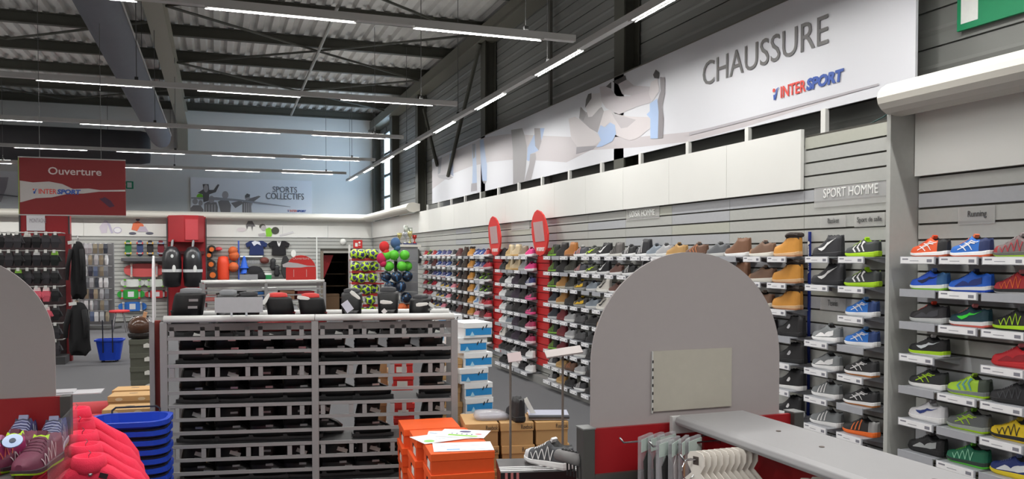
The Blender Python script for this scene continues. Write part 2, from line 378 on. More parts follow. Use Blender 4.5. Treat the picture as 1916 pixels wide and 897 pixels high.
pr([(360, 262), (440, 250), (520, 350), (640, 350), (820, 300), (850, 360), (830, 410), (700, 450), (540, 520), (420, 460), (380, 400)], (200, 193, 197), z2)
pr([(520, 205), (610, 190), (680, 250), (830, 260), (830, 300), (660, 345), (570, 330)], (194, 188, 192), z2)
pr([(420, 260), (470, 215), (470, 280)], (74, 70, 72), z2); pr([(480, 215), (600, 155), (612, 195), (530, 240)], (66, 62, 64), z2)
pr([(225, 460), (235, 380), (255, 330), (285, 320), (285, 370)], (72, 68, 68), z2); pr([(170, 550), (190, 450), (235, 520), (210, 580)], (110, 106, 108), z2)
pr([(840, 220), (900, 180), (920, 300), (850, 400), (820, 330)], (214, 208, 210), z2); pr([(860, 150), (885, 100), (920, 130), (915, 185), (872, 182)], (66, 62, 64), z2)
pr([(925, 170), (970, 175), (970, 330), (945, 450), (960, 560), (950, 740), (900, 745), (905, 560), (900, 400), (930, 300)], (136, 131, 135), z2)
pr([(830, 420), (900, 370), (912, 500), (905, 745), (835, 745), (835, 560), (800, 520), (830, 490)], (170, 194, 230), z2)
pr([(370, 620), (410, 640), (460, 595), (505, 620), (515, 700), (480, 770), (380, 820), (330, 825), (375, 760), (345, 690)], (166, 190, 228), z2)
pr([(1290, 249), (1400, 221), (1645, 156), (1645, 160), (1400, 226), (1290, 254)], (178, 174, 180))
cl = at(1316, 160, X=XB); cr = at(1551, 84, X=XB)
text('CHAUSSURE', C(112, 110, 110), bn, (-.0075, cl.y - byL, (cl.z + cr.z) / 2), WALLR, 1, fit=(cl.y - cr.y, at(1551, 28, X=XB).z - cr.z), ext=.001)
cl = at(1447, 187, X=XB); cr = at(1580, 150, X=XB)
intersport(bn, (-.0075, cl.y - byL, (cl.z + cr.z) / 2 - .005), WALLR, cl.y - cr.y)
# loose cables in the gap by the cornice
for i, (a, c2, rgb, lb) in enumerate([((1662, 232), (1690, 200), (226, 226, 220), 'white cable drooping behind the tall bay top'), ((1616, 238), (1692, 190), (30, 70, 66), 'dark green cable drooping behind the tall bay top')]):
    p, q = at(*a, X=4.172), at(*c2, X=4.172); p.z = 2.58; q.y = max(q.y, YP - .1)
    tag(MB().tube([p, (p + q) / 2 + Vector((0, 0, -.015)), q], .004, 6).build('cable', C(*rgb)), lb, 'cable')
# ---------------------------------------------------------------- emergency exit sign on the cladding
XE = XW - .03
p0 = at(1793, 60, X=XE); ex = thing('exit_sign', 'green emergency exit sign with white arrow high on the cladding', 'sign', (XE, p0.y, p0.z))
gw, gh = p0.y - YX(2010, XE), .42
MB().box(-.012, .012, -gw, 0, 0, gh).build('panel', C(22, 140, 92), ex)
wht = C(238, 240, 236)
flat([[(.03, .04), (.155, .04), (.155, gh - .03), (.03, gh - .03)]], wht, ex, (-.0125, 0, 0), WALLR, name='doorway')
flat([[(.20, .215), (.25, .165), (.25, .2), (.41, .2), (.41, .23), (.25, .23), (.25, .265)]], wht, ex, (-.0125, 0, 0), WALLR, name='arrow')
flat([ell(.66, .36, .035, .035), [(.5, .12), (.53, .12), (.53, .2), (.62, .2), (.66, .29), (.72, .27), (.74, .2), (.77, .21), (.74, .3), (.6, .33), (.52, .28), (.54, .26), (.6, .29), (.58, .23), (.5, .23)], [(.62, .2), (.65, .21), (.72, .14), (.72, .05), (.69, .05), (.69, .13)]], wht, ex, (-.0125, 0, 0), WALLR, name='running_figure')
# ---------------------------------------------------------------- plates with section names
def plate(px0, px1, py0, py1, label, words, tx0, tx1, ty0, ty1, rgb, alpha=.35, bold=0):
    a, b2 = at(px0, py1, X=XS - .006), at(px1, py1, X=XS - .006)
    za, zb = min(a.z, b2.z), at(px0, py0, X=XS - .006).z
    t = thing('section_plate', label, 'sign', (XS - .006, a.y, za))
    MB().box(-.003, 0, b2.y - a.y, 0, 0, zb - za).build('plate', M('acrylic_plate', (214, 214, 212), .15, alpha=.35), t)
    if words:
        p, q = at(tx0, ty1, X=XS - .01), at(tx1, ty1, X=XS - .01); zt = at(tx0, ty0, X=XS - .01).z
        text(words, C(*rgb), t, (-.006, p.y - a.y, p.z - za), WALLR, 1, fit=(p.y - q.y, zt - p.z), ext=.001, bold=bold)
    return t
plate(1524, 1667, 353, 378, 'clear plate with white SPORT HOMME lettering on the tall bay', 'SPORT HOMME', 1541, 1643, 354, 371, (240, 240, 238))
plate(1172, 1234, 390, 408, 'clear plate with white LOISIR HOMME lettering under the fascia', 'LOISIR HOMME', 1179, 1225, 396, 407, (236, 236, 234))
plate(1535, 1583, 406, 425, 'small grey plate reading Basket above the black high shoe', 'Basket', 1549, 1570, 409, 418, (96, 96, 96))
plate(1599, 1656, 402, 423, 'small grey plate reading Sport de salle above the lime shoe', 'Sport de salle', 1604, 1650, 407, 419, (84, 84, 84))
plate(1535, 1583, 556, 580, 'small grey plate reading Tennis between the black and grey shoes', 'Tennis', 1549, 1567, 561, 572, (96, 96, 96))
plate(1793, 1862, 388, 418, 'grey plate reading Running over the running shoes', 'Running', 1811, 1846, 395, 410, (74, 74, 74))
plate(957, 991, 416, 429, 'small blank frosted plate between the two red oval signs', None, 0, 0, 0, 0, (0, 0, 0))
# blue brand strips
def strip(px0, px1, py0, py1, t0, t1, label):
    a, b2 = at(px0, py1, X=XS - .012), at(px1, py0, X=XS - .012)
    w_ = a.y - b2.y
    t = thing('brand_strip', label, 'sign', (XS - .012, a.y, a.z)); H = b2.z - a.z
    MB().box(-.006, .01, -w_, 0, 0, H).build('strip', C(22, 44, 128), t)
    p, q = at(px0, t1, X=XS - .012), at(px0, t0, X=XS - .012)
    text('INTERSPORT', wht, t, (-.0065, -w_ * .78, p.z - a.z + .03), (R(90), R(-90), R(-90)), 1, fit=(q.z - p.z - .03, w_ * .55), ext=.001, bold=.03)
    flat([[(-.01, .0), (.012, .018), (-.01, .022)]], wht, t, (-.0065, -w_ * .5, p.z - a.z), WALLR, name='tick')
    p = at(px0, py0 + 22, X=XS - .012)
    flat([ell(0, 0, .012, .016, 12)[:9]], wht, t, (-.0065, -w_ * .5, p.z - a.z), WALLR, name='emblem')
strip(1508, 1516, 434, 1000, 460, 513, 'tall blue strip with white upright lettering beside the tan boots'); strip(1665, 1674, 428, 1000, 455, 518, 'tall blue strip with white upright lettering beside the grey upright')
# red slatted pilasters and their oval signs
redm = M('sign_red', (214, 52, 48), .4); redd = M('slat_red', (190, 40, 40), .4)
ovp = [(1170, 30), (1230, 60), (1280, 120), (1320, 220), (1350, 350), (1370, 480), (1365, 620), (1340, 760), (1300, 850), (1230, 890), (1160, 860), (1110, 700), (1085, 580), (1070, 450), (1065, 280), (1085, 170), (1120, 80)]
XO = 3.97
ovp = [at(890 + x / 9.967, 390 + y / 9.967, X=XO) for x, y in ovp]
grp = [at(890 + x / 9.967, 390 + y / 9.967, X=XO) for x, y in [(1100, 265), (1275, 238), (1315, 610), (1145, 630)]]
yo = YX(1014, XO)
for i, (pxa, pxb, dy, lb) in enumerate([(1004, 1027, 0, 'nearer'), (922, 939, YX(928, XO) - YX(1013, XO), 'farther')]):
    ya, yb = YX(pxa, XS - .06), YX(pxb, XS - .06)
    t = thing('red_pilaster', 'red slatted strip dividing the shoe shelves, the %s of two' % lb, 'pilaster', (XS - .06, yb, 0))
    MB().box(.012, .055, .01, ya - yb - .01, .24, 1.72).build('backing', C(90, 22, 22), t)
    me = MB().box(0, .014, 0, ya - yb, .005, PZ - .005).mesh('slat', redd)
    for n in range(-15, 0): ob('slat', me, t, (0, 0, 1.7 + n * PZ))
    t = thing('oval_sign', 'red oval sign with grey insert above the %s red strip' % lb, 'sign', (XO, yo + dy, 0))
    MB().prism([(yo - p.y, p.z) for p in ovp], 0, .02, lambda u, v, w_: (-w_, -u, v)).build('board', redm, t)
    MB().prism([(yo - p.y, p.z) for p in grp], .0205, .024, lambda u, v, w_: (-w_, -u, v)).build('insert', C(178, 150, 150), t)
    p = at(1007, 469, X=XO); text('INTERSPORT', wht, t, (-.0215, p.y - yo, p.z - .01), WALLR, 1, fit=(.27, .05), bold=.02, ext=.001)
    MB().box(0, .12, -.02, .02, 1.72, 1.8).build('mount', redd, t)
# ================================================================ shoes
def ip(pts, t):
    for (a, va), (b2, vb) in zip(pts[:-1], pts[1:]):
        if t <= b2:
            k = (t - a) / (b2 - a); k = k * k * (3 - 2 * k) * .5 + k * .5
            return va + (vb - va) * k
    return pts[-1][1]
HW = [(0, .014), (.025, .027), (.07, .034), (.2, .036), (.42, .038), (.62, .046), (.76, .049), (.88, .043), (.96, .029), (1, .012)]
TOP = {'low': [(0, .100), (.05, .114), (.16, .104), (.30, .100), (.40, .124), (.47, .118), (.6, .095), (.75, .074), (.9, .064), (1, .040)],
       'mid': [(0, .150), (.05, .160), (.2, .15), (.34, .155), (.42, .16), (.5, .128), (.62, .098), (.75, .078), (.9, .068), (1, .042)],
       'boot': [(0, .172), (.05, .18), (.3, .183), (.40, .175), (.46, .146), (.56, .114), (.7, .094), (.88, .084), (1, .055)]}
STN = [0, .03, .07, .13, .2, .28, .35, .4, .45, .5, .57, .65, .74, .82, .9, .96, 1]
L_ = .285
def sole_th(t, thick): return (.7 + .5 * (1 - t)) * thick
def spring(t): return .014 * max(0, (t - .72) / .28) ** 2 + .006 * max(0, (.08 - t) / .08)
def ring(sh, th, t, N=11):
    hw = ip(HW, t); zb = spring(t) + sole_th(t, th) - .004; zt = max(ip(TOP[sh], t), zb + .02); r = []
    for j in range(N):
        ph = math.pi * j / (N - 1); c, s_ = math.cos(ph), math.sin(ph); z = zb + (zt - zb) * abs(s_) ** .8
        if .02 < t < .42:
            if j in (3, 7): z = zt
            elif j in (2, 8): z = max(z, zb + (zt - zb) * .74)
            elif .05 < t < .39 and 4 <= j <= 6: z = zt - (.03 if sh == 'low' else .045)
        r.append(Vector((hw * math.copysign(abs(c) ** .55, c), (t - .5) * L_, z)))
    return r
def S_pt(shape, thick, side, t, s, off=0):
    """point on the upper: t from heel to toe, s from the sole edge (0) up to the middle of the top (1)"""
    i = 0
    while i < len(STN) - 2 and STN[i + 1] < t: i += 1
    ta, tb = STN[i], STN[i + 1]; k = (t - ta) / (tb - ta); u = min(4.999, s * 5); j = int(u); f = u - j
    ra, rb = ring(shape, thick, ta), ring(shape, thick, tb)
    if side < 0: ra, rb = ra[::-1], rb[::-1]
    p = (ra[j] * (1 - f) + ra[j + 1] * f) * (1 - k) + (rb[j] * (1 - f) + rb[j + 1] * f) * k
    return p + Vector((side * off * (1 - .6 * s), 0, off * (.25 + .6 * s)))
def shoe_parts(st):
    sh, th = st['shape'], st['thick']
    P = {}
    # sole: bottom outsole and midsole side wall
    b = MB(); n = len(STN)
    def ringz(k, grow):
        return [(ip(HW, t) * grow, t) for t in STN]
    lv = [(0, .93), (.35, 1.06), (.9, 1.07), (1.0, .98)]
    rings = []
    for fr, g in lv:
        r = [(-ip(HW, t) * g - .001, (t - .5) * L_ * (1 + .012 * (g > 1)), spring(t) * (1 - .3 * fr) + sole_th(t, th) * fr) for t in STN]
        r += [(ip(HW, t) * g + .001, (t - .5) * L_ * (1 + .012 * (g > 1)), spring(t) * (1 - .3 * fr) + sole_th(t, th) * fr) for t in reversed(STN)]
        rings.append(r)
    nr = len(rings[0])
    vs = [p for r in rings for p in r]; b.add(vs, [tuple(range(nr))], 1)
    for i in range(len(rings) - 1):
        b.add([], [], 0)
        for j in range(nr): b.f.append((i * nr + j, i * nr + (j + 1) % nr, (i + 1) * nr + (j + 1) % nr, (i + 1) * nr + j)); b.m.append(1 if i == 0 else 0)
    b.f.append(tuple(range((len(rings) - 1) * nr, len(rings) * nr))); b.m.append(0)
    P['sole'] = (b, [st['sole'], st['out']])
    # upper
    b = MB(); N = 11; rings = [ring(sh, th, t) for t in STN]
    b.loft(rings, False, False)
    for i in range(len(STN) - 1):
        tm = (STN[i] + STN[i + 1]) / 2
        for j in range(N - 1):
            m_ = 0
            if .05 < tm < .40 and 3 <= j <= 6: m_ = 1
            elif tm > .8: m_ = 2
            elif tm < .24: m_ = 3
            elif .40 < tm < .47 and 3 <= j <= 6: m_ = 1
            if sh == 'boot' and tm < .43 and st.get('cuff') and (j in (2, 3, 6, 7)): m_ = 1
            b.m[i * (N - 1) + j] = m_
    b.add(rings[0], [tuple(range(N))], 3); b.add(rings[-1], [tuple(reversed(range(N)))], 2)
    P['upper'] = (b, [st['main'], st['lining'], st['toe'], st['heel']])
    # laces
    b = MB()
    for t in ((.49, .54, .59, .64, .69) if sh != 'boot' else (.44, .48, .53, .58, .63)):
        pts = [[S_pt(sh, th, sd, t + d, s, .003) for d in (-.012, .012)] for sd, s in ((-1, .58), (-1, .78), (-1, 1), (1, .78), (1, .58))]
        b.add([p for q in pts for p in q], [(2 * i, 2 * i + 1, 2 * i + 3, 2 * i + 2) for i in range(4)])
    if sh == 'low': b.obox((0, (.40 - .5) * L_ - .002, ip(TOP[sh], .4) - .002), (.034, .012, .026), (R(30), 0, 0))
    P['laces'] = (b, [st['lace']])
    # padded collar round the top of a boot
    if st['cuff']:
        zt = lambda t: ip(TOP[sh], t) - .014
        path = [(-ip(HW, t) * .80, (t - .5) * L_, zt(t)) for t in (.42, .36, .28, .18, .08, .03)] + [(0, -.5 * L_ + .004, zt(0))] + [(ip(HW, t) * .80, (t - .5) * L_, zt(t)) for t in (.03, .08, .18, .28, .36, .42)]
        P['collar'] = (MB().tube(path, .017, 8), [st['lining']])
    # side marks
    k = st.get('stripe')
    if k:
      for sd in (-1, 1):
        b = MB()
        def line(pts, w):
            if True:
                pts = [(a[0] + (c[0] - a[0]) * f / 4, a[1] + (c[1] - a[1]) * f / 4) for a, c in zip(pts[:-1], pts[1:]) for f in range(4)] + [pts[-1]]
                q = [(S_pt(sh, th, sd, t - w / 2, s * .7, .003), S_pt(sh, th, sd, t + w / 2, s * .7, .003)) for t, s in pts]
                b.add([p for a in q for p in a], [(2 * i, 2 * i + 1, 2 * i + 3, 2 * i + 2) for i in range(len(q) - 1)])
        def quadstrip(pr_):
            if True:
                pr_ = [((a[0] + (a2[0] - a[0]) * f / 4, a[1] + (a2[1] - a[1]) * f / 4), (c[0] + (c2[0] - c[0]) * f / 4, c[1] + (c2[1] - c[1]) * f / 4)) for (a, c), (a2, c2) in zip(pr_[:-1], pr_[1:]) for f in range(4)] + [pr_[-1]]
                q = [(S_pt(sh, th, sd, a[0], a[1] * .68, .003), S_pt(sh, th, sd, c[0], c[1] * .68, .003)) for a, c in pr_]
                b.add([p for a in q for p in a], [(2 * i, 2 * i + 1, 2 * i + 3, 2 * i + 2) for i in range(len(q) - 1)])
        if k == 'swoosh': quadstrip([((.70, .50), (.69, .52)), ((.65, .28), (.64, .46)), ((.57, .16), (.57, .40)), ((.47, .22), (.47, .40)), ((.33, .40), (.33, .50)), ((.2, .58), (.2, .62)), ((.12, .68), (.12, .69))])
        elif k == 'three':
            for t in (.40, .50, .60): line([(t + .05, .08), (t + .02, .4), (t - .02, .72)], .035)
        elif k == 'cross':
            line([(.36, .12), (.46, .4), (.56, .72)], .026); line([(.50, .10), (.58, .35), (.66, .6)], .026)
            quadstrip([((.3, .5), (.3, .58)), ((.5, .36), (.5, .44)), ((.7, .22), (.7, .3))]); quadstrip([((.22, .66), (.22, .72)), ((.45, .52), (.45, .58)), ((.62, .4), (.62, .46))])
        elif k == 'zig':
            for t in (.34, .46, .58, .70): line([(t, .06), (t - .05, .6)], .018); line([(t, .06), (t + .06, .55)], .018)
        elif k == 'chev':
            for t in (.38, .5, .62): line([(t - .03, .08), (t + .04, .4), (t - .03, .75)], .045)
        elif k == 'fan': quadstrip([((.75, .1), (.75, .16)), ((.6, .1), (.58, .45)), ((.45, .08), (.45, .2)), ((.3, .1), (.3, .5)), ((.15, .2), (.15, .6))])
        elif k == 'dot':
            quadstrip([((.5, .26), (.5, .3)), ((.46, .2), (.46, .42)), ((.42, .2), (.42, .42)), ((.38, .28), (.38, .34))])
        P['side_mark' if sd < 0 else 'side_mark_2'] = (b, [st['mark']])
    return P
STY = {}
def sty(key, words, shape, main, sole, out=None, toe=None, heel=None, lining=(34, 34, 36), lace=None, stripe=None, mark=(236, 236, 236), thick=.03, kind='shoe', cuff=False):
    c = lambda v: C(*v, rough=.6)
    STY[key] = dict(words=words, shape=shape, main=c(main), sole=c(sole), out=c(out or sole), toe=c(toe or main), heel=c(heel or main), lining=c(lining), lace=c(lace or tuple(int(v + (255 - v) * .35) if sum(main) < 380 else int(v * .8) for v in main)), stripe=stripe, mark=c(mark), thick=thick, kind=kind, cuff=cuff)
K, G, WH = (30, 30, 32), (122, 124, 128), (228, 228, 228)
LIME = (170, 214, 30)
sty('org', 'orange and black running shoe with white lines', 'low', (226, 92, 50), WH, (200, 90, 50), heel=K, lace=(240, 80, 40), stripe='cross', kind='running shoe')
sty('bluor', 'blue running shoe with white lines and orange sole', 'low', (38, 104, 190), WH, (230, 96, 50), heel=(30, 44, 90), lace=(236, 120, 80), stripe='cross')
sty('grred', 'grey and red running shoe on a lime sole', 'low', (112, 96, 96), (90, 90, 84), LIME, toe=(150, 40, 44), stripe='zig', mark=(170, 50, 60))
sty('blue1', 'plain blue running shoe with dark tick', 'low', (34, 88, 208), (232, 236, 228), (150, 220, 60), heel=(50, 100, 150), stripe='swoosh', mark=(24, 34, 70))
sty('blue2', 'bright blue running shoe with white sole', 'low', (28, 96, 204), WH, (30, 80, 200), stripe='fan', mark=(30, 50, 120), lace=(40, 50, 90))
sty('redbk', 'red and black trail shoe', 'low', (160, 34, 40), K, (190, 190, 190), heel=(40, 34, 36), stripe='zig', mark=(214, 96, 40))
sty('bkor', 'black shoe with orange laces and grey sole', 'low', (48, 46, 50), (190, 192, 192), None, lace=(226, 70, 46), stripe='fan', mark=(70, 70, 76))
sty('teal', 'dark teal shoe with bright green tick', 'low', (22, 60, 72), WH, (230, 110, 96), lace=(216, 130, 130), stripe='swoosh', mark=(60, 226, 60))
sty('bklime', 'black trail shoe with lime zigzag', 'low', K, LIME, K, stripe='zig', mark=LIME)
sty('bkls', 'black shoe with white tick and lime sole', 'low', K, LIME, WH, lace=WH, stripe='swoosh', mark=(214, 220, 224))
sty('red', 'plain red running shoe', 'low', (196, 36, 46), (190, 40, 44), None, stripe='fan', mark=(150, 26, 36))
sty('bkcr', 'black shoe with lime cross lines and white sole', 'low', (44, 46, 48), WH, None, stripe='cross', mark=LIME)
sty('limegr', 'lime and grey running shoe', 'low', (156, 196, 50), (110, 116, 116), LIME, heel=(60, 70, 60), stripe='chev', mark=(90, 150, 150))
sty('bkall', 'plain black trail shoe', 'low', (36, 36, 40), K, None, stripe='zig', mark=(66, 68, 72))
sty('wnavy', 'white running shoe with navy tick', 'low', (226, 226, 230), (232, 232, 232), None, stripe='swoosh', mark=(40, 60, 130), lining=(190, 190, 194))
sty('grlime', 'dark grey running shoe with lime lines', 'low', (98, 102, 102), (150, 156, 150), LIME, stripe='cross', mark=LIME, lace=(120, 190, 50))
sty('yel', 'yellow and black trail shoe', 'low', (222, 190, 30), K, (210, 180, 40), stripe='zig', mark=K)
sty('bkgr', 'black training shoe with silver line', 'low', (34, 34, 36), K, None, stripe='fan', mark=(170, 174, 174))
sty('green', 'green trail shoe with pale zigzag', 'low', (30, 110, 80), (44, 60, 54), (90, 200, 60), stripe='zig', mark=(150, 214, 180), lace=(110, 200, 60))
sty('navyy', 'navy shoe with yellow sole edge', 'low', (34, 52, 116), (220, 196, 40), None, stripe='fan', mark=(220, 224, 226))
sty('bk3', 'black shoe with three white stripes', 'low', (34, 34, 36), WH, None, stripe='three')
sty('neon', 'neon yellow running shoe', 'low', (190, 228, 40), (180, 220, 40), None, stripe='three', mark=(120, 124, 120))
sty('bball', 'black high basketball shoe with white tick', 'mid', (44, 44, 48), (40, 40, 44), None, stripe='swoosh')
sty('limebk', 'lime and black indoor shoe with white chevrons', 'low', (56, 60, 60), LIME, None, lace=LIME, stripe='chev', lining=LIME)
sty('azure', 'azure indoor shoe with white cross lines', 'low', (40, 116, 206), WH, None, heel=(36, 60, 110), stripe='cross')
sty('gr3', 'grey tennis shoe with white stripes', 'low', (120, 124, 126), WH, None, stripe='three', lining=(40, 40, 42))
sty('grw', 'grey tennis shoe with white arch line', 'low', (130, 134, 136), WH, None, stripe='fan', mark=(238, 238, 238))
sty('gum', 'black and white indoor shoe with gum sole', 'low', (44, 44, 46), WH, (190, 120, 60), stripe='cross')
sty('bkorg', 'black indoor shoe on an orange sole', 'low', (46, 44, 44), (236, 110, 40), None, stripe='three', mark=(230, 120, 60), heel=(150, 150, 150))
sty('white', 'plain white trainer', 'low', (226, 226, 226), (232, 232, 232), None, lining=(170, 170, 174))
sty('tan', 'tan nubuck lace boot with dark collar', 'boot', (204, 142, 58), (206, 170, 130), (196, 140, 100), lining=(48, 38, 32), lace=(190, 130, 60), cuff=True, kind='boot')
sty('puma', 'black mid shoe with white badge', 'mid', (32, 32, 34), WH, None, stripe='dot')
sty('bkmid', 'black suede mid shoe', 'mid', (34, 33, 35), K, None, stripe='dot', mark=(200, 200, 204))
sty('brown', 'brown leather shoe with white sole', 'mid', (120, 84, 62), WH, None, lining=(70, 54, 44))
sty('brlow', 'brown low shoe with cream sole', 'low', (116, 88, 70), (220, 216, 206), None, toe=(150, 106, 66))
sty('sand', 'brown strappy sandal shoe', 'low', (104, 74, 58), (90, 66, 52), None, stripe='chev', mark=(190, 120, 80))
sty('dkgr', 'dark grey suede shoe', 'low', (92, 94, 98), (190, 190, 188), None)
sty('tanlow', 'tan low shoe', 'low', (176, 138, 84), (190, 160, 110), None)
sty('pinkd', 'coral and dark grey running shoe', 'low', (76, 76, 84), WH, None, toe=(228, 130, 126), stripe='three', mark=(240, 170, 160), lace=WH)
sty('limesw', 'black shoe with large lime tick', 'low', (70, 74, 66), WH, None, stripe='swoosh', mark=(196, 232, 30), toe=(180, 220, 40))
sty('bksw', 'black shoe with white tick and white sole', 'mid', (32, 32, 36), WH, None, stripe='swoosh')
sty('strap', 'dark grey strapped high shoe', 'mid', (98, 94, 92), (206, 204, 198), None, stripe='chev', mark=(60, 58, 58))
sty('bk3h', 'black high shoe with white stripes', 'boot', (38, 38, 42), WH, None, stripe='three', heel=(40, 40, 44))
sty('brsw', 'brown suede low shoe on a white sole', 'low', (104, 72, 64), WH, None)
sty('yelbk', 'yellow and black sneaker', 'low', (60, 58, 58), (150, 150, 146), None, toe=(196, 160, 60), stripe='fan', mark=(224, 180, 40), lace=(220, 180, 40))
sty('slate', 'slate blue suede sneaker', 'low', (126, 136, 146), (200, 200, 200), None)
sty('ivory', 'ivory high sneaker with dark tick', 'mid', (212, 208, 200), (222, 220, 214), None, stripe='swoosh', mark=(60, 58, 56))
sty('lgrey', 'pale grey canvas sneaker', 'low', (164, 164, 166), (210, 210, 208), None)
sty('dgrey', 'charcoal canvas sneaker', 'low', (80, 80, 82), (60, 60, 62), None)
sty('blk', 'black leather sneaker', 'low', (36, 35, 37), (44, 44, 46), None)
sty('hikel', 'black hiking shoe with lime trim', 'mid', (44, 48, 42), (120, 170, 50), K, stripe='zig', mark=(150, 200, 60))
sty('blkb', 'black suede boot', 'boot', (36, 33, 33), K, None, kind='boot')
sty('brb', 'russet brown boot', 'boot', (168, 108, 52), (130, 90, 60), None, kind='boot', lining=(70, 44, 26))
sty('wheat', 'wheat suede boot', 'boot', (170, 122, 62), (190, 180, 160), None, kind='boot')
sty('camo', 'dark camouflage boot', 'boot', (60, 60, 54), (150, 152, 150), None, kind='boot', stripe='chev', mark=(86, 84, 72))
sty('navyb', 'dark navy hiking boot', 'mid', (44, 50, 60), (190, 192, 194), None)
sty('burg', 'burgundy boot with pale cuff', 'boot', (112, 32, 40), (120, 40, 44), None, kind='boot', lining=(214, 206, 200), cuff=True)
sty('fur', 'sand coloured fur boot', 'boot', (190, 160, 110), (206, 180, 130), None, kind='boot', heel=(206, 190, 160))
sty('furb', 'beige fur boot', 'boot', (200, 180, 146), (190, 150, 90), None, kind='boot', toe=(188, 146, 84))
sty('taupe', 'taupe lace boot', 'mid', (140, 124, 104), (206, 202, 196), None)
sty('pink', 'hot pink sneaker', 'low', (226, 60, 132), (232, 228, 230), None)
sty('pinkb', 'black and pink sneaker', 'low', (60, 50, 56), (224, 80, 140), None, toe=(200, 60, 120), stripe='fan', mark=(210, 80, 130))
sty('mauve', 'dark purple boot', 'boot', (52, 40, 56), (64, 50, 66), None, kind='boot')
sty('navw', 'navy sneaker with white trim', 'low', (52, 58, 110), WH, None, stripe='three')
sty('silver', 'silver grey ankle boot', 'mid', (150, 150, 150), (190, 190, 190), None)
sty('rasp', 'raspberry pink sneaker', 'low', (170, 50, 90), (224, 200, 206), None, stripe='three', mark=(220, 130, 160))
sty('rw', 'small red and white sneaker', 'low', (180, 50, 52), WH, None, stripe='three')
sty('bw', 'small blue and white sneaker', 'low', (60, 84, 150), WH, None, stripe='swoosh')
sty('rbw', 'small red blue and white sneaker', 'low', (80, 80, 130), WH, (190, 60, 60), toe=(200, 80, 76), stripe='three')
sty('bkw', 'small black and white sneaker', 'low', (52, 52, 56), WH, None, stripe='three')
sty('kg', 'small black and lime sneaker', 'low', (50, 56, 44), WH, None, stripe='swoosh', mark=(150, 220, 40), lace=(150, 210, 50))
sty('kred', 'small crimson sneaker', 'low', (184, 44, 60), (200, 190, 190), None)
sty('kyel', 'small yellow and navy sneaker', 'low', (80, 84, 110), WH, None, toe=(210, 170, 60), stripe='fan', mark=(226, 190, 60))
sty('kpink', 'small pink sneaker', 'low', (226, 140, 156), WH, None)
sty('kor', 'small black shoe with orange mark', 'mid', (50, 44, 44), (60, 56, 56), None, stripe='swoosh', mark=(230, 100, 40))
sty('kmar', 'small maroon shoe', 'mid', (96, 50, 50), (110, 80, 76), None)
sty('kbr', 'dark brown boot', 'boot', (62, 48, 40), (60, 48, 42), None, kind='boot')
sty('kwhite', 'small white high sneaker', 'mid', (218, 222, 228), WH, None, stripe='fan', mark=(120, 160, 210))
SCACHE = {}
def shoe(key, label, loc, rz, parts=True, group=None, scale=1):
    st = STY[key]
    if parts:
        if (key, 1) not in SCACHE: SCACHE[key, 1] = {n: b.mesh(n, m, n == 'upper') for n, (b, m) in shoe_parts(st).items()}
        t = thing('boot' if st['kind'] == 'boot' else 'sneaker', label, 'boot' if st['kind'] == 'boot' else 'shoe', loc, rz, group); t.scale = (scale,) * 3
        for n, me in SCACHE[key, 1].items(): ob(n.replace('_2', ''), me, t)
        return t
    if (key, 0) not in SCACHE:
        b = MB(); mats = []
        for n, (pb, m) in shoe_parts(st).items():
            o_ = len(mats); mats += m; k = len(b.v); b.v += pb.v; b.f += [tuple(i + k for i in f) for f in pb.f]; b.m += [i + o_ for i in pb.m]
        SCACHE[key, 0] = b.mesh('sneaker', mats)
    o = ob('boot' if st['kind'] == 'boot' else 'sneaker', SCACHE[key, 0], None, loc, (0, 0, rz)); o.scale = (scale,) * 3
    return tag(o, label, 'boot' if st['kind'] == 'boot' else 'shoe', group)
# ---------------------------------------------------------------- little slatwall shelves with price labels
lipm, labm = C(164, 166, 172, rough=.4), C(232, 232, 234)
ink = C(128, 128, 138)
shelf_c, lab_c = {}, {}
def shelf(t, y, z, w, label=True, big=False):
    k = round(w, 3)
    if k not in shelf_c:
        b = MB().box(-.215, .0, -w / 2, w / 2, -.006, 0).box(-.222, -.215, -w / 2, w / 2, -.042, .004)
        for s in (-1, 1): b.prism([(0, -.006), (-.2, -.006), (0, -.05)], s * w * .42 - .003, s * w * .42 + .003, lambda u, v, q: (u, q, v))
        shelf_c[k] = b.mesh('shelf', lipm)
        b = MB().box(-.2245, -.2222, -w * .47, w * .47, -.038, .001)
        b.box(-.2249, -.2245, w * .25, w * .42, -.016, -.008, 1).box(-.2249, -.2245, -w * .42, -w * .28, -.03, -.012, 1).box(-.2249, -.2245, -w * .05, w * .2, -.024, -.021, 1)
        lab_c[k] = b.mesh('price_label', [labm, ink])
    o = ob('shelf', shelf_c[k], t, (0, y - t.location.y, z))
    if label: ob('price_label', lab_c[k], o)
ROWZ = [1.692 - 2 * PZ * i for i in range(9)]
RW = ['top shelf', 'second shelf', 'third shelf', 'fourth shelf', 'fifth shelf', 'sixth shelf', 'seventh shelf', 'eighth shelf', 'bottom shelf']
def bay_at(y):
    if y < YP: return RB
    if y < YA: return TB
    for t, a, c in BAYS.values():
        if a <= y < c: return t
    return None
XC = XS - .118
NSH = [0]
def put(px, row, key, where, w, parts, group, yaw=8, lab=None, scale=1):
    """one shoe on its own little shelf"""
    y = YX(px, XC); t = bay_at(y)
    shelf(t, y, ROWZ[row], w, (random.random() < .8) if lab is None else lab)
    if key:
        NSH[0] += 1
        shoe(key, '%s, %s, %s' % (STY[key]['words'], RW[row], where), (XC, y, ROWZ[row] + .001), R(yaw + random.uniform(-5, 5)), parts, group, scale)
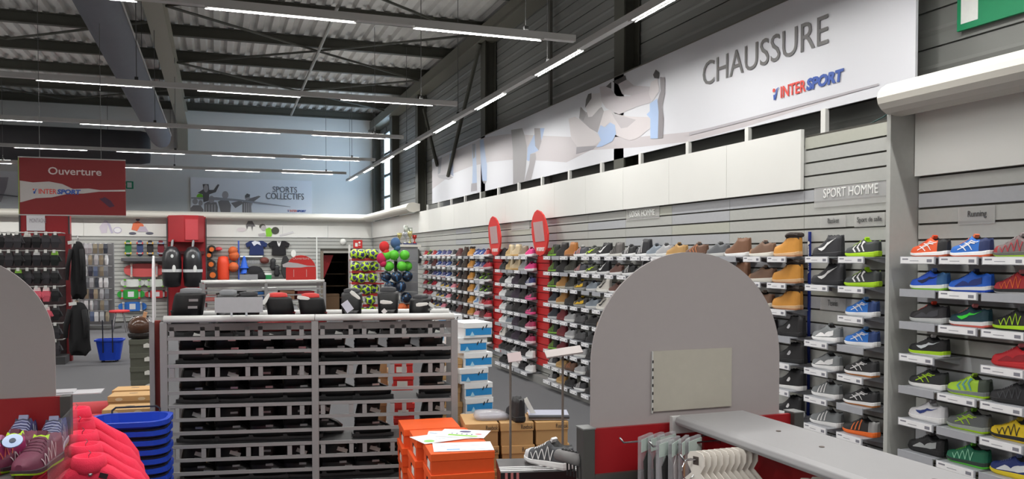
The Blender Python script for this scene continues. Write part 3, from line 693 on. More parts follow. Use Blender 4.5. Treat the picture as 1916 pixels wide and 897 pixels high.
# running bay: three columns by eight shelves
G_R = 'running shoes beside the grey upright'
for r, ks in enumerate([('org', 'bluor', 'grred'), ('blue1', 'blue2', 'redbk'), ('bkor', 'teal', 'bklime'), ('bkls', None, 'red'), ('bkcr', 'limegr', 'bkall'), ('wnavy', 'grlime', 'yel'), ('bkgr', 'green', 'navyy'), ('bk3', 'neon', 'grw'), ('blue1', 'bkcr', 'red')]):
    for c_, (px, k) in enumerate(zip((1741, 1818, 1904), ks)):
        if k: put(px, r, k, 'in the running bay', .26, True, G_R, -3, not (r, c_) in ((1, 0), (2, 0), (4, 0), (6, 0), (1, 2), (5, 1), (6, 2)), .96)
G_T = 'shoes under the SPORT HOMME plate'
for r, ks in enumerate([('bball', 'limebk'), ('bball', 'limebk'), (None, 'azure'), ('grw', 'azure'), ('grw', 'gum'), ('gr3', 'gum'), ('gr3', 'bkorg'), ('white', 'bkorg')]):
    for c_, (px, k) in enumerate(zip((1550, 1615), ks)):
        if k: put(px, r, k, 'under SPORT HOMME', .235, True, G_T, 3, not (r, c_) in ((3, 1), (5, 1)), .96)
G_F = 'leisure shoes before the tall bay'
for r, ks in enumerate([('lgrey', 'tanlow', 'sand', 'dkgr', 'brown', 'brlow', 'tan'), ('lgrey', 'tanlow', 'sand', 'dkgr', 'brown', 'brlow', 'tan'), (None, None, None, 'dkgr', 'brown', 'brlow', 'tan')]):
    for c_, (px, k) in enumerate(zip((1244, 1267, 1304, 1344, 1381, 1427, 1474), ks)):
        if k: put(px, r, k, '%s from the blue strip' % ORD[6 - c_], .22, True, G_F, 2, scale=.98)
for r in range(3, 9): put(1482, r, 'bkmid' if r < 5 else 'puma', 'first from the blue strip', .22, True, G_F, 2, scale=.98)
for r, k in ((3, 'blk'), (4, 'dgrey')): put(1430, r, k, 'second from the blue strip', .22, True, G_F, 2, scale=.98)
E_ = (1088, 1110, 1131, 1155, 1179, 1205, 1226)
G_E = 'leisure shoes past the nearer red strip'
for r, ks in enumerate([('pinkd', 'limesw', 'bksw', 'strap', 'bk3', 'bk3h', 'slate'), ('pinkd', 'limesw', 'bksw', 'brsw', 'bk3', 'bk3h'), ('yelbk', 'slate', 'ivory', 'brsw', 'bk3'), ('yelbk', 'slate', 'ivory', 'brsw'), ('dgrey', 'blk', 'tanlow', 'blk', 'dgrey'), ('dgrey', 'blk', 'lgrey', 'brsw', 'blk'), ('lgrey', 'blk', 'dgrey', 'brsw', 'slate'), ('lgrey', 'blk', 'blk', 'slate', 'bk3'), ('bkw', 'blk', 'dgrey', 'lgrey', 'bk3')]):
    for c_, (px, k) in enumerate(zip(E_, ks)): put(px, r, k, '%s past the nearer red strip' % ORD[c_ + 3], .2, True, G_E, 3, scale=.96)
for r, ks in enumerate([('hikel', 'blkb', 'brb'), ('hikel', 'blkb', 'camo'), ('hikel', 'wheat', 'camo'), ('navyb', 'wheat', 'blkb'), ('navyb', 'burg', 'lgrey'), ('hikel', 'burg', 'lgrey'), ('hikel', 'burg', 'blk'), ('bkw', 'tanlow', 'sand'), ('bkw', 'tanlow', 'blk')]):
    for c_, (px, k) in enumerate(zip((1037, 1053, 1069), ks)): put(px, r, k, '%s past the nearer red strip' % ORD[c_], .23, True, G_E, 2, scale=.95)
G_C = 'shoes between the two red strips'
for r, ks in enumerate([('blk', 'fur', 'furb', 'taupe', 'pink'), ('blk', 'fur', 'furb', 'silver', 'pink'), ('blk', 'white', 'mauve', 'blkb', 'navw'), ('white', 'dgrey', 'mauve', 'blkb', 'pinkb'), ('white', 'dgrey', 'blkb', 'blkb', 'pinkb'), ('white', 'slate', 'mauve', 'blkb', 'rasp'), ('ivory', 'blk', 'mauve', 'blkb', 'rasp'), ('blk', 'blk', 'bkw', 'blk', 'white'), ('blk', 'blk', 'white', 'blk', 'white')]):
    for c_, (px, k) in enumerate(zip((943, 955, 967, 980, 993), ks)): put(px, r, k, '%s place between the red strips' % ORD[c_], .235, True, G_C, 2, scale=.95)
G_B = 'shoes past the tan boots'
for r, ks in enumerate([('bw', 'bw', 'rw'), ('bw', 'rbw', 'kred'), ('bkw', 'kg', 'kg'), ('kwhite', 'kg', 'kg'), ('kwhite', 'rw', 'kred'), ('kpink', 'kmar', 'kred'), ('kpink', 'kg', 'kg'), ('bkw', 'kg', 'kg')]):
    for c_, (px, k) in enumerate(zip((894, 904, 913), ks)): put(px, r, k, '%s past the tan boots' % ORD[c_], .235, False, G_B, 2, scale=.93)
G_A = 'small shoes on the farthest shelves'
A_ = [('rw', 'kg', 'rw', 'bw', 'rbw', 'rbw', 'bkw', 'kmar', 'kbr', 'tan'), ('rw', 'bkw', 'kmar', 'bw', 'rbw', 'bw', 'bkw', 'kor', 'kbr', 'tan'), ('rw', 'bkw', 'rbw', 'bw', 'rbw', 'bw', 'bkw', 'kor', 'kbr', 'tan'), ('kred', 'kg', 'kred', 'white', 'kyel', 'kyel', 'kpink', 'kor', 'kbr', 'tan'),
      ('kred', 'kred', 'white', 'kyel', 'kyel', 'kpink', 'blk', 'kor', 'kbr', 'tan'), ('bkw', 'kmar', 'kyel', 'kyel', 'kpink', 'blk', 'blk', 'kmar', 'kbr', 'tan'), ('bkw', 'kmar', 'kyel', 'kyel', 'kpink', 'blk', 'blk', 'kmar', 'kbr', 'tan')]
yA = [YX(797, XC) + (YX(882, XC) - YX(797, XC)) * i / 9 for i in range(10)]
for r, ks in enumerate(A_):
    for c_, k in enumerate(ks):
        y = yA[c_]; t = bay_at(y); shelf(t, y, ROWZ[r], .235, random.random() < .85)
        shoe(k, '%s, %s, %s from the far end' % (STY[k]['words'], RW[r], ORD[c_]), (XC, y, ROWZ[r] + .001), R(2), False, G_A, .9)
# ================================================================ end wall and its displays
YF = YBS
def bx_(px, y=YF): return at(px, HOR, Y=y).x
dx0, dx1 = bx_(605), bx_(655); dz = 1.9
dz = at(630, 474, Y=YF).z
t = thing('slatwall_bay', 'long grey slatwall along the end wall behind the skateboards and balls', 'slatwall', (0, YF, 0))
MB().box(X0 + .1, dx0, .014, .03, 0, 2.19).box(dx1, XS, .014, .03, 0, 2.19).box(dx0, dx1, .014, .03, dz, 2.19).build('back_panel', back_m, t)
b = MB()
for n in range(-17, 5):
    z0, z1_ = 1.7 + n * PZ + .006, 1.7 + (n + 1) * PZ - .006
    for a, c in ((X0 + .1, dx0 - .08), (dx1 + .08, XS)) if z0 < dz + .05 else ((X0 + .1, XS),): b.box(a, c, 0, .013, z0, z1_)
b.build('slats', SL, t)['kind'] = 'stuff'
x = X0 + .1
while x < XS - .1:
    MB().box(x + .003, min(x + 1.2, XS) - .003, -.03, 0, 2.196, 2.68).build('fascia_panel', white, t); x += 1.2
# doorway to the stock room
d = struct(thing('door_1', 'open doorway in the end wall showing a dark stock room', 'door', (0, YF, 0)))
brn = C(120, 112, 100)
MB().box(dx0 - .08, dx0, -.03, .1, 0, dz + .06).build('jamb', brn, d); MB().box(dx1, dx1 + .08, -.03, .1, 0, dz + .06).build('jamb', white, d); MB().box(dx0, dx1, -.03, .1, dz, dz + .06).build('lintel', C(150, 148, 142), d)
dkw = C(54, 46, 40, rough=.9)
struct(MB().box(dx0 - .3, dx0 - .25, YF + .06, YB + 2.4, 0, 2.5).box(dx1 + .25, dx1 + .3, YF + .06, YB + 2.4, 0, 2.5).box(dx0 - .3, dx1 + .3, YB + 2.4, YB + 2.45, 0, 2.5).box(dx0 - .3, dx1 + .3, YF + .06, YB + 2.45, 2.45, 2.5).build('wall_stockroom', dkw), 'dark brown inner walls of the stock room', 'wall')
s = thing('stock_shelf', 'dark brown wooden stock shelf seen through the doorway', 'shelf', ((dx0 + dx1) / 2, YF + 1.6, 0))
for z in (.45, .8, 1.15, 1.5): MB().box(-.5, .5, -.2, .2, z, z + .03).build('board', C(104, 78, 52), s)
for x in (-.5, .48): MB().box(x, x + .02, -.2, .2, 0, 1.7).build('side', C(80, 60, 42), s)
tag(MB().box(-.24, .2, -.15, .15, 0, .62).box(-.24, .2, -.16, -.15, .56, .6).build('stock_box', C(116, 88, 62), None, ((dx0 + dx1) / 2 - .05, YF + .75, 0), bevel=.004), 'brown cardboard carton just inside the doorway', 'box')
cl_ = MB().loft([[(dx0 + .02, YF + .2, 1.72), (dx0 + .3, YF + .22, 1.72), (dx0 + .28, YF + .24, 1.70), (dx0 + .02, YF + .22, 1.70)], [(dx0 + .02, YF + .2, 1.4), (dx0 + .2, YF + .25, 1.45), (dx0 + .18, YF + .27, 1.43), (dx0 + .02, YF + .22, 1.38)], [(dx0 + .01, YF + .2, 1.05), (dx0 + .05, YF + .22, 1.1), (dx0 + .04, YF + .24, 1.1), (dx0 + .01, YF + .22, 1.05)]]).build('hanging_cloth', C(150, 28, 36))
tag(cl_, 'red cloth hanging inside the doorway', 'cloth')
# prints on the fascia
def bpr(parent, o, y, polys, rgb, k=[0]):
    k[0] += 1
    for q in polys: flat([[((at(*p, Y=y).x - o[0]), at(*p, Y=y).z - o[2]) for p in q]], M('ink_%02x%02x%02x' % rgb, rgb, .4), parent, (0, -.0066 - .0005 * (k[0] % 16), 0), WALLB, .0004)
def wprint(name, label, px, py, y, items):
    o = at(px, py, Y=y); t = thing(name, label, 'print', o)
    a, c = items[0]; pts = [p for q in a for p in q]
    for polys, rgb in items: bpr(t, o, y, polys, rgb)
    return t
def E2(cx, cy, rx, ry, n=12): return ell(cx, cy, rx, ry, n)
yp = YF - .032
wprint('wall_print', 'lilac cyclist print on the white fascia', 200, 438, yp, [([[(186, 425), (196, 412), (202, 414), (200, 436), (190, 437)]], (206, 198, 210)), ([[(198, 412), (206, 420), (212, 436), (208, 437), (203, 424)], E2(220, 431, 8, 6)], (190, 184, 206)), ([E2(220, 431, 6.5, 4.5)], (236, 236, 238))])
wprint('wall_print', 'rider in an orange jersey printed on the white fascia', 262, 438, yp, [([[(246, 430), (249, 418), (258, 414), (268, 420), (271, 429), (262, 434)]], (226, 120, 84)), ([E2(248, 437, 7, 2.6), E2(280, 437, 7.5, 2.6), E2(258, 411, 4, 3)], (96, 96, 110)), ([[(256, 434), (262, 424), (272, 424), (278, 434)]], (190, 180, 196))])
wprint('wall_print', 'small grey player print beside the green diver on the fascia', 466, 432, yp, [([[(460, 422), (464, 414), (472, 414), (478, 424), (473, 424), (472, 433), (470, 424), (464, 424), (462, 430)]], (110, 108, 110)), ([E2(452, 430, 9, 4)], (214, 206, 208))])
wprint('wall_print', 'diving rugby player in green printed on the fascia', 510, 442, yp, [([[(497, 429), (504, 426), (510, 430), (508, 443), (498, 443)]], (130, 200, 50)), ([E2(515, 432, 7.5, 7), E2(491, 424, 6, 4.5)], (74, 74, 66)), ([E2(493, 427, 5, 5), [(483, 438), (495, 436), (498, 442), (484, 442)]], (180, 176, 178)), ([[(522, 440), (548, 433), (550, 436), (524, 443)]], (206, 204, 206))])
# SPORTS COLLECTIFS banner
yb_ = YB - .02
o0 = at(357, 402, Y=yb_); o1 = at(583, 342, Y=yb_)
sb = thing('wall_banner', 'white SPORTS COLLECTIFS banner with a printed team on the end wall', 'banner', o0)
MB().box(0, o1.x - o0.x, -.005, .015, 0, o1.z - o0.z + .05).build('sheet', M('banner_white', (242, 243, 248), .35), sb)
def sz(x, y): return (340 + x / 7.37, 330 + y / 7.37)
def sp(polys, rgb): return bpr(sb, o0, yb_ - .005, [[sz(*p) for p in q] for q in polys], rgb)
sp([[(130, 290), (480, 290), (800, 320), (1080, 360), (1500, 420), (1500, 426), (1080, 385), (800, 345), (480, 330), (130, 310)]], (168, 166, 172))
sp([[(290, 110), (370, 110), (380, 190), (440, 190), (500, 110), (520, 120), (470, 220), (380, 250), (370, 340), (300, 360), (290, 250), (220, 230), (300, 180)]], (108, 104, 104)); sp([E2(335, 170, 32, 55)], (184, 178, 178)); sp([E2(250, 280, 45, 40)], (132, 214, 60))
sp([[(120, 440), (160, 400), (260, 400), (300, 460), (300, 500), (120, 496)], [(310, 380), (360, 350), (480, 360), (500, 430), (495, 505), (310, 500)], [(500, 350), (560, 320), (640, 320), (680, 400), (670, 512), (540, 508)], [(835, 360), (890, 320), (1060, 270), (1090, 280), (980, 360), (960, 420), (970, 515), (835, 512)], [(680, 370), (830, 330), (840, 380), (740, 440)]], (140, 134, 134))
sp([E2(185, 350, 38, 40), E2(260, 370, 30, 40), E2(410, 320, 42, 50), E2(600, 260, 45, 55), E2(905, 290, 36, 42)], (178, 172, 174)); sp([[(870, 270), (900, 238), (945, 255), (935, 285), (880, 300)]], (112, 108, 108))
sp([[(860 + i * 30, 370), (872 + i * 30, 370), (872 + i * 30, 510), (860 + i * 30, 510)] for i in range(4)] + [[(330 + i * 40, 390), (345 + i * 40, 390), (345 + i * 40, 500), (330 + i * 40, 500)] for i in range(4)], (196, 192, 192))
for wd, x0_, x1_, y0_, y1_ in (('SPORTS', 1255, 1590, 150, 220), ('COLLECTIFS', 1165, 1685, 240, 315)):
    p, q = at(*sz(x0_, y1_), Y=yb_), at(*sz(x1_, y0_), Y=yb_); text(wd, C(120, 120, 126), sb, (p.x - o0.x, -.016, p.z - o0.z), WALLB, 1, fit=(q.x - p.x, q.z - p.z), ext=.001)
p, q = at(*sz(1460, 492), Y=yb_), at(*sz(1715, 470), Y=yb_); intersport(sb, (p.x - o0.x, -.016, p.z - o0.z), WALLB, q.x - p.x)
o0 = at(-160, 396, Y=yb_); o1 = at(34, 330, Y=yb_)
sb = thing('wall_banner', 'white banner with a grey figure behind the hanging Ouverture board', 'banner', o0)
MB().box(0, o1.x - o0.x, -.005, .015, 0, o1.z - o0.z + .12).build('sheet', M('banner_white', (242, 243, 248), .35), sb)
bpr(sb, o0, yb_ - .005, [[(-40, 332), (16, 332), (12, 352), (2, 378), (-40, 390)]], (176, 172, 182)); bpr(sb, o0, yb_ - .005, [[(-60, 364), (0, 363), (33, 367), (33, 369), (0, 366), (-60, 368)]], (120, 120, 130))
o0 = at(219, 353, Y=yb_); e2 = thing('exit_sign', 'small green emergency exit sign high on the end wall', 'sign', o0)
MB().box(0, .4, -.02, .01, 0, .2).build('panel', C(40, 150, 110), e2); flat([[(.25, .03), (.36, .03), (.36, .17), (.25, .17)], [(.04, .1), (.08, .06), (.08, .09), (.22, .09), (.22, .11), (.08, .11), (.08, .14)]], wht, e2, (0, -.021, 0), WALLB, name='symbols')
o0 = at(661, 465, Y=YF - .01); e2 = thing('fire_sign', 'red fire point sign above the lime soccer balls', 'sign', o0)
MB().box(0, .25, -.01, .005, 0, .23).build('panel', C(206, 50, 48), e2); flat([[(.05, .05), (.12, .05), (.12, .15), (.05, .15)], [(.14, .08), (.2, .08), (.2, .1), (.14, .1)], ell(.17, .16, .03, .03)], wht, e2, (0, -.011, 0), WALLB, name='symbols')
tag(MB().lathe([(.09, 0), (.09, .02), (.07, .05), (.03, .07)], 16).build('smoke_alarm', white, None, at(642, 453, Y=YF - .002), (R(90), 0, 0), True), 'small round white alarm above the doorway', 'alarm')
# red display columns
red_a, red_b = M('column_red', (150, 26, 34), .4), M('column_red_pale', (170, 60, 66), .4)
def redcol(px0, px1, y, label):
    xa, xb = bx_(px0, y), bx_(px1, y); t = thing('display_column', label, 'column', ((xa + xb) / 2, y, 0)); w = (xb - xa) / 2
    MB().box(-w, w, 0, .3, 0, 2.70).build('body', red_a, t)
    for s in (-1, 1): MB().box(s * w - .015, s * w + .015, -.02, .02, 0, 2.66).build('edge_profile', C(64, 60, 62), t)
    return t, w
t, w = redcol(313, 386, YF - .4, 'red display column with a faceted head behind the black bags')
MB().prism([(-w * .92, 0), (-w * .92, -.12), (-.05, -.42), (w * .62, -.38), (w * .9, -.1), (w * .9, 0)], 2.05, 2.72).build('head_box', red_a, t)
MB().prism([(-.02, -.425), (w * .6, -.39)] + [(w * .6, -.4), (-.02, -.44)], 2.1, 2.62).build('head_face', red_b, t)
MB().box(-w * .9, w * .9, -.06, 0, 1.74, 1.82).build('hook_rail', C(80, 30, 36), t)
t, w = redcol(38, 130, YF - 2.5, 'red display column with a white card behind the glove rack')
p = at(50, 432, Y=YF - 2.52); q = at(84, 400, Y=YF - 2.52)
MB().box(p.x - t.location.x, q.x - t.location.x, -.03, -.01, p.z, q.z).build('card', C(226, 224, 228), t)
text('MONTAGNE', C(150, 140, 150), t, (p.x - t.location.x + .06, -.032, q.z - .2), WALLB, 1, fit=(.32, .09), ext=.001)
# ---------------------------------------------------------------- skateboards
whm = {}
def skateboard(px, py, length, deg, deck, wheel, label, y=YF - .06, under=True, sticker=False):
    p = at(px, py, Y=y); t = thing('skateboard', label, 'skateboard', p, rot=(0, R(deg), 0), group='skateboards on the end wall')
    w = length * .36; h = length / 2
    pts = [(h * .86 * math.cos(a) * 1.0 + (h * .14 * (1 if math.cos(a) > 0 else -1)), w / 2 * math.copysign(abs(math.sin(a)) ** .7, math.sin(a))) for a in [2 * math.pi * i / 24 for i in range(24)]]
    MB().prism(pts, -.006, .006, lambda u, v, q: (u, q, v)).build('deck', C(*deck), t)
    for s in (-1, 1):
        tr = MB().box(s * h * .62 - .02, s * h * .62 + .02, -.05, -.006, -w * .32, w * .32).build('truck', C(170, 170, 172), t)
        for v in (-1, 1): MB().tube([(s * h * .62, -.045, v * w * .34), (s * h * .62, -.045, v * w * .5)], .03, 10).build('wheel', C(*wheel), t)
    MB().box(-.02, .02, .006, YF - y + .005, -.02, .02).build('wall_hook', C(150, 150, 150), t)
    if sticker: MB().box(-.07, .07, -.009, -.006, -w * .3, w * .3).build('sticker', C(220, 222, 226), t)
    return t
for px, dk, wl, lb in ((240, (40, 110, 60), (230, 200, 40), 'green cruiser skateboard standing upright, yellow wheels'), (262, (50, 66, 110), (214, 60, 60), 'navy cruiser skateboard standing upright, red wheels'), (281, (34, 30, 34), (226, 170, 40), 'black cruiser skateboard standing upright, yellow trucks'), (301, (120, 30, 44), (110, 150, 200), 'dark red cruiser skateboard standing upright, pale blue wheels')):
    skateboard(px, 465, .42, 90, dk, wl, lb, y=YF - .1)
o = at(272, 484, Y=YF - .1); tag(MB().box(-.55, .55, -.12, .095, -.06, 0).box(-.55, .55, -.125, -.12, -.07, .01).build('wall_shelf', C(84, 84, 88), None, o), 'dark grey shelf under the upright skateboards', 'shelf')
for px, py, ln, dk, wl, lb, stk in ((270, 506, .95, (196, 84, 84), (214, 180, 170), 'long salmon red skateboard with printed underside', 0), (248, 530, .55, (222, 226, 222), (110, 200, 50), 'white skateboard with lime wheels beside the bag', 0), (292, 530, .55, (214, 222, 214), (120, 196, 60), 'second white skateboard half behind the pale arch edge', 0), (245, 551, .64, (50, 160, 60), (210, 60, 50), 'bright green skateboard with a pale sticker', 1), (293, 551, .55, (190, 56, 60), (60, 60, 60), 'red skateboard with a pale sticker', 1), (248, 574, .66, (48, 112, 196), (214, 214, 214), 'bright blue skateboard with a pale sticker', 1), (264, 598, .5, (214, 214, 218), (60, 60, 64), 'white patterned skateboard lowest on the end wall', 0)):
    skateboard(px, py, ln, 0, dk, wl, lb, sticker=stk)
# stool
p = at(224, 622, Z=0); st = thing('stool', 'round red stool with chrome legs by the end wall', 'stool', p)
MB().lathe([(.05, .44), (.2, .44), (.215, .46), (.2, .49), (.05, .5)], 20).build('seat', C(196, 44, 48), st, smooth=True)
for a in (45, 135, 225, 315): MB().tube([(.1 * math.cos(R(a)), .1 * math.sin(R(a)), .44), (.21 * math.cos(R(a)), .21 * math.sin(R(a)), 0)], .011, 6).build('leg', M('chrome', (190, 190, 194), .2, 1), st)
# punch bags
for i, (px, lb) in enumerate(((322, 'black hanging bag with white band, the one beside the skateboards'), (361, 'black hanging bag with white band, the one beside the orange gear'))):
    p = at(px, 538, Y=21.9); t = thing('hanging_bag', lb, 'bag', p, group='black bags on the red column'); t.scale = (.84, .84, .9)
    MB().lathe([(.14, 0), (.24, .04), (.27, .3), (.27, .7), (.24, .95), (.14, 1.1), (.06, 1.13)], 18, cap=True).build('bag_body', C(28, 28, 31, rough=.35), t, smooth=True)
    MB().lathe([(.274, .42), (.276, .42), (.276, .5), (.274, .5)], 18, cap=False).build('band', C(190, 192, 194), t)
    MB().prism(ell(.07, .52, .05, .1, 10), -.285, -.27, lambda u, v, q: (u, q, v)).build('emblem', C(216, 218, 216), t)
    MB().prism(ell(.02, .86, .04, .05, 10), -.262, -.245, lambda u, v, q: (u, q, v)).build('badge', C(200, 204, 204), t)
    MB().tube([(0, 0, 1.1), (.02, .1, 1.28), (.02, .62, 1.3)], .035, 6).build('strap', C(110, 110, 112), t)
# jerseys
def jersey(px, py, col, trim, label, badge):
    p = at(px, py, Y=YF - .05); t = thing('jersey', label, 'shirt', p)
    pts = [(-.24, -.2), (.24, -.2), (.22, .05), (.32, .02), (.36, .14), (.2, .22), (.08, .22), (0, .16), (-.08, .22), (-.2, .22), (-.36, .14), (-.32, .02), (-.22, .05)]
    pts = [(a * .78, c * .92) for a, c in pts]
    MB().prism(pts, -.03, .035, lambda u, v, q: (u, q, v)).build('shirt_body', C(*col, rough=.9), t, bevel=.012)
    MB().prism([(a * .8, c) for a, c in badge], -.036, -.031, lambda u, v, q: (u, q, v)).build('chest_mark', C(*trim), t)
    return t
jersey(480, 465, (36, 50, 96), (214, 218, 228), 'navy team shirt with white shoulder mark on the end wall', [(-.16, .16), (-.05, .2), (.1, .17), (.14, .08), (.02, .12), (-.08, .06)])
jersey(522, 465, (30, 30, 33), (222, 222, 222), 'black team shirt with white collar mark on the end wall', [(-.07, .2), (0, .13), (.07, .2), (.04, .09), (0, .04), (-.04, .09)])
# gear on the end wall, one by one
def on(px, py, y=YF - .1): return at(px, py, Y=y)
def disc(px, py, r, out, hub, label):
    t = thing('trainer_wheel', label, 'wheel', on(px, py), group='black and orange wheels'); MB().tube([(0, -.05, 0), (0, .1, 0)], r, 16).build('tyre', C(*out), t); MB().tube([(0, -.07, 0), (0, -.04, 0)], r * .55, 14).build('hub', C(*hub), t)
for px, py, r, lb in ((396, 467, .11, 'topmost'), (391, 478, .1, 'second'), (395, 495, .12, 'third'), (398, 515, .14, 'lowest and largest')): disc(px, py, r, (44, 42, 42), (230, 120, 50), 'black wheel with orange hub on the end wall, %s' % lb)
tag(MB().lathe([(.13, 0), (.15, .1), (.15, .5), (.12, .66), (.04, .68)], 14).build('foam_roll', C(228, 72, 40), None, on(418, 528), smooth=True), 'tall orange foam roll hanging on the end wall', 'roll')
tag(MB().ball((0, 0, 0), .09, 14, 8, sc=(1, 1, .6)).prism(ell(0, -.05, .1, .06, 10), -.03, -.02).build('cap', C(200, 70, 76), None, on(409, 466), smooth=True), 'small red and white cap above the orange roll', 'cap')
BB = MB().ball((0, 0, 0), .12, 18, 12)
for a in (0, 90): BB.tube([(.121 * math.cos(R(i * 30)), .121 * math.sin(R(i * 30)) * math.cos(R(a)), .121 * math.sin(R(i * 30)) * math.sin(R(a))) for i in range(13)], .003, 4, mi=1)
bbm = BB.mesh('basketball', [M('basketball_orange', (206, 100, 52), .7), C(40, 34, 30)], True)
BBG = 'basketballs on the end wall and ball rack'
for px, py, s, lb in ((436, 470, 1, 'orange basketball on the end wall, upper'), (438, 479, 1.1, 'orange basketball on the end wall, middle'), (437, 500, 1.1, 'orange basketball on the end wall, lower')):
    o = tag(ob('basketball', bbm, None, on(px, py)), lb, 'ball', BBG); o.scale = (s,) * 3
tag(MB().tube([(0, 0, 0), (0, 0, 1.05)], .02, 8).build('blue_pole', C(60, 90, 180), None, on(447, 525)), 'thin blue training pole against the end wall', 'pole')
for i in range(3): tag(MB().lathe([(.1, 0), (.03, .28), (.02, .3)], 12).box(-.11, .11, -.11, .11, -.015, .0).build('training_cone', C(40, 100, 210), None, on(457 + i % 2, 521 - i * 10)), 'blue training cone, %s of the hanging three' % ('lowest', 'middle', 'upper')[i], 'cone', 'blue cones')
tag(MB().ball((0, 0, 0), .24, 14, 10, sc=(1, .6, .85)).ball((.14, 0, -.1), .17, 12, 8).ball((-.16, 0, -.08), .15, 12, 8).build('glove_bundle', C(30, 30, 33, rough=.9), None, on(476, 512), smooth=True), 'bundle of black gloves hanging on the end wall', 'gloves')
t = thing('price_rail', 'white display rail with grey pegs below the navy shirt', 'rail', on(473, 480)); MB().box(-.32, .25, 0, .1, -.02, .015).build('rail', wht, t)
for i in range(8): MB().tube([(-.12 + i * .045, 0, -.1), (-.12 + i * .045, 0, -.2)], .012, 6).build('peg', C(150, 152, 156), t)
tag(MB().ball((0, 0, 0), .1, 14, 10, sc=(1.2, .9, .9)).tube([(0, -.085, .06), (.1, -.07, 0)], .008, 6).build('rugby_ball', C(110, 56, 48), None, on(495, 488), smooth=True), 'brown leather rugby ball hanging below the shirts', 'ball')
for px, py, lb in ((511, 500, 'taller'), (518, 512, 'shorter')): tag(MB().lathe([(.05, 0), (.08, .08), (.06, .2), (.08, .26), (.03, .32)], 12).build('shin_guard', C(44, 44, 46), None, on(px, py + 6), smooth=True), 'black shin guard on a peg, the %s of two' % lb, 'guard', 'shin guards')
tag(MB().box(-.12, .12, -.08, .08, 0, .12).box(-.122, .122, -.082, .082, .12, .16, 1).build('pump_box', [C(30, 130, 70), wht], None, on(499, 523)), 'small green and white box on the end wall', 'box')
tag(MB().prism(ell(0, 0, .11, .32, 14), -.04, .04, lambda u, v, q: (u, q, v)).build('body_board', C(40, 40, 42), None, on(534, 500), bevel=.01), 'black oval paddle beside the red Ouverture arch', 'paddle')
tag(MB().prism(ell(0, 0, .07, .1, 12), -.03, .1, lambda u, v, q: (u, q, v)).build('hand_paddle', C(226, 226, 220), None, on(549, 475), bevel=.01), 'white oval paddle above the red Ouverture arch', 'paddle')
g_ = on(593, 524); tag(MB().tube([(0, 0, 0), (0, 0, 1.2 + g_.z)], .016, 8).build('white_pole', wht, None, (g_.x, g_.y, 0)), 'thin white training pole beside the doorway', 'pole')
# ---------------------------------------------------------------- ball racks by the corner
def ico():
    g = (1 + 5 ** .5) / 2; v = []
    for a in (-1, 1):
        for c in (-g, g): v += [(0, a, c), (a, c, 0), (c, 0, a)]
    return [Vector(q).normalized() for q in v]
IC = ico()
b = MB().ball((0, 0, 0), .115, 22, 14)
for i, f in enumerate(b.f):
    c = sum((Vector(b.v[j]) for j in f), Vector()).normalized()
    if max(c.dot(q) for q in IC) > .915: b.m[i] = 1
soc = b.mesh('soccer_ball', [M('ball_lime', (188, 226, 40), .4), M('ball_navy', (52, 52, 110), .4)], True)
gb_ = MB().ball((0, 0, 0), .115, 20, 12); grn = gb_.mesh('foam_ball', C(92, 196, 50), True)
nb = MB().ball((0, 0, 0), .125, 20, 12)
for i, f in enumerate(nb.f):
    c = sum((Vector(nb.v[j]) for j in f), Vector()).normalized()
    if abs(math.sin(c.x * 5 + c.z * 3)) < .25: nb.m[i] = 1
nvb = nb.mesh('soccer_ball', [M('ball_black_blue', (28, 38, 56), .35), M('ball_blue_line', (60, 110, 160), .4)], True)
yr = 18.3
rk = thing('ball_rack', 'pale metal ball rack with red trays by the doorway', 'rack', at(684, 480, Y=yr + .25)); rk.location.z = 0
for px in (654, 712): x = at(px, 479, Y=yr + .3).x - rk.location.x; MB().box(x - .02, x + .02, .05, .09, 0, 1.95).build('post', C(206, 206, 206), rk)
lv = [(476, ((664, 0), (676, -.05), (690, .1), (699, -.1))), (499, ((665, 0), (684, -.1), (700, 0))), (520, ((664, .05), (676, -.1), (697, -.05))), (542, ((668, 0), (686, -.05), (700, .05))), (562, ((670, 0), (693, -.05))), (580, ((672, 0), (694, 0)))]
n = 0
for r, (py, cs) in enumerate(lv):
    z = at(684, py, Y=yr).z
    MB().box(-.36, .36, -.3, .12, z - .135, z - .118).box(-.36, .36, -.31, -.3, z - .15, z - .09).build('tray', C(176, 40, 44), rk)
    for i, (px, dy) in enumerate(cs):
        o = ob('soccer_ball', soc, None, (at(px, py, Y=yr + dy).x, yr + dy, z), (random.uniform(0, 6), random.uniform(0, 6), random.uniform(0, 6)))
        tag(o, 'lime and navy soccer ball, %s tray down, %s from the doorway' % (ORD[r], ORD[i]), 'ball', 'lime and navy soccer balls')
yr2 = 15.8
rk = thing('ball_rack', 'dark ball rack with green and navy balls in the corner', 'rack', at(742, 480, Y=yr2 + .25)); rk.location.z = 0
MB().box(-.03, .03, .06, .12, 0, 1.95).build('post', C(60, 60, 60), rk)
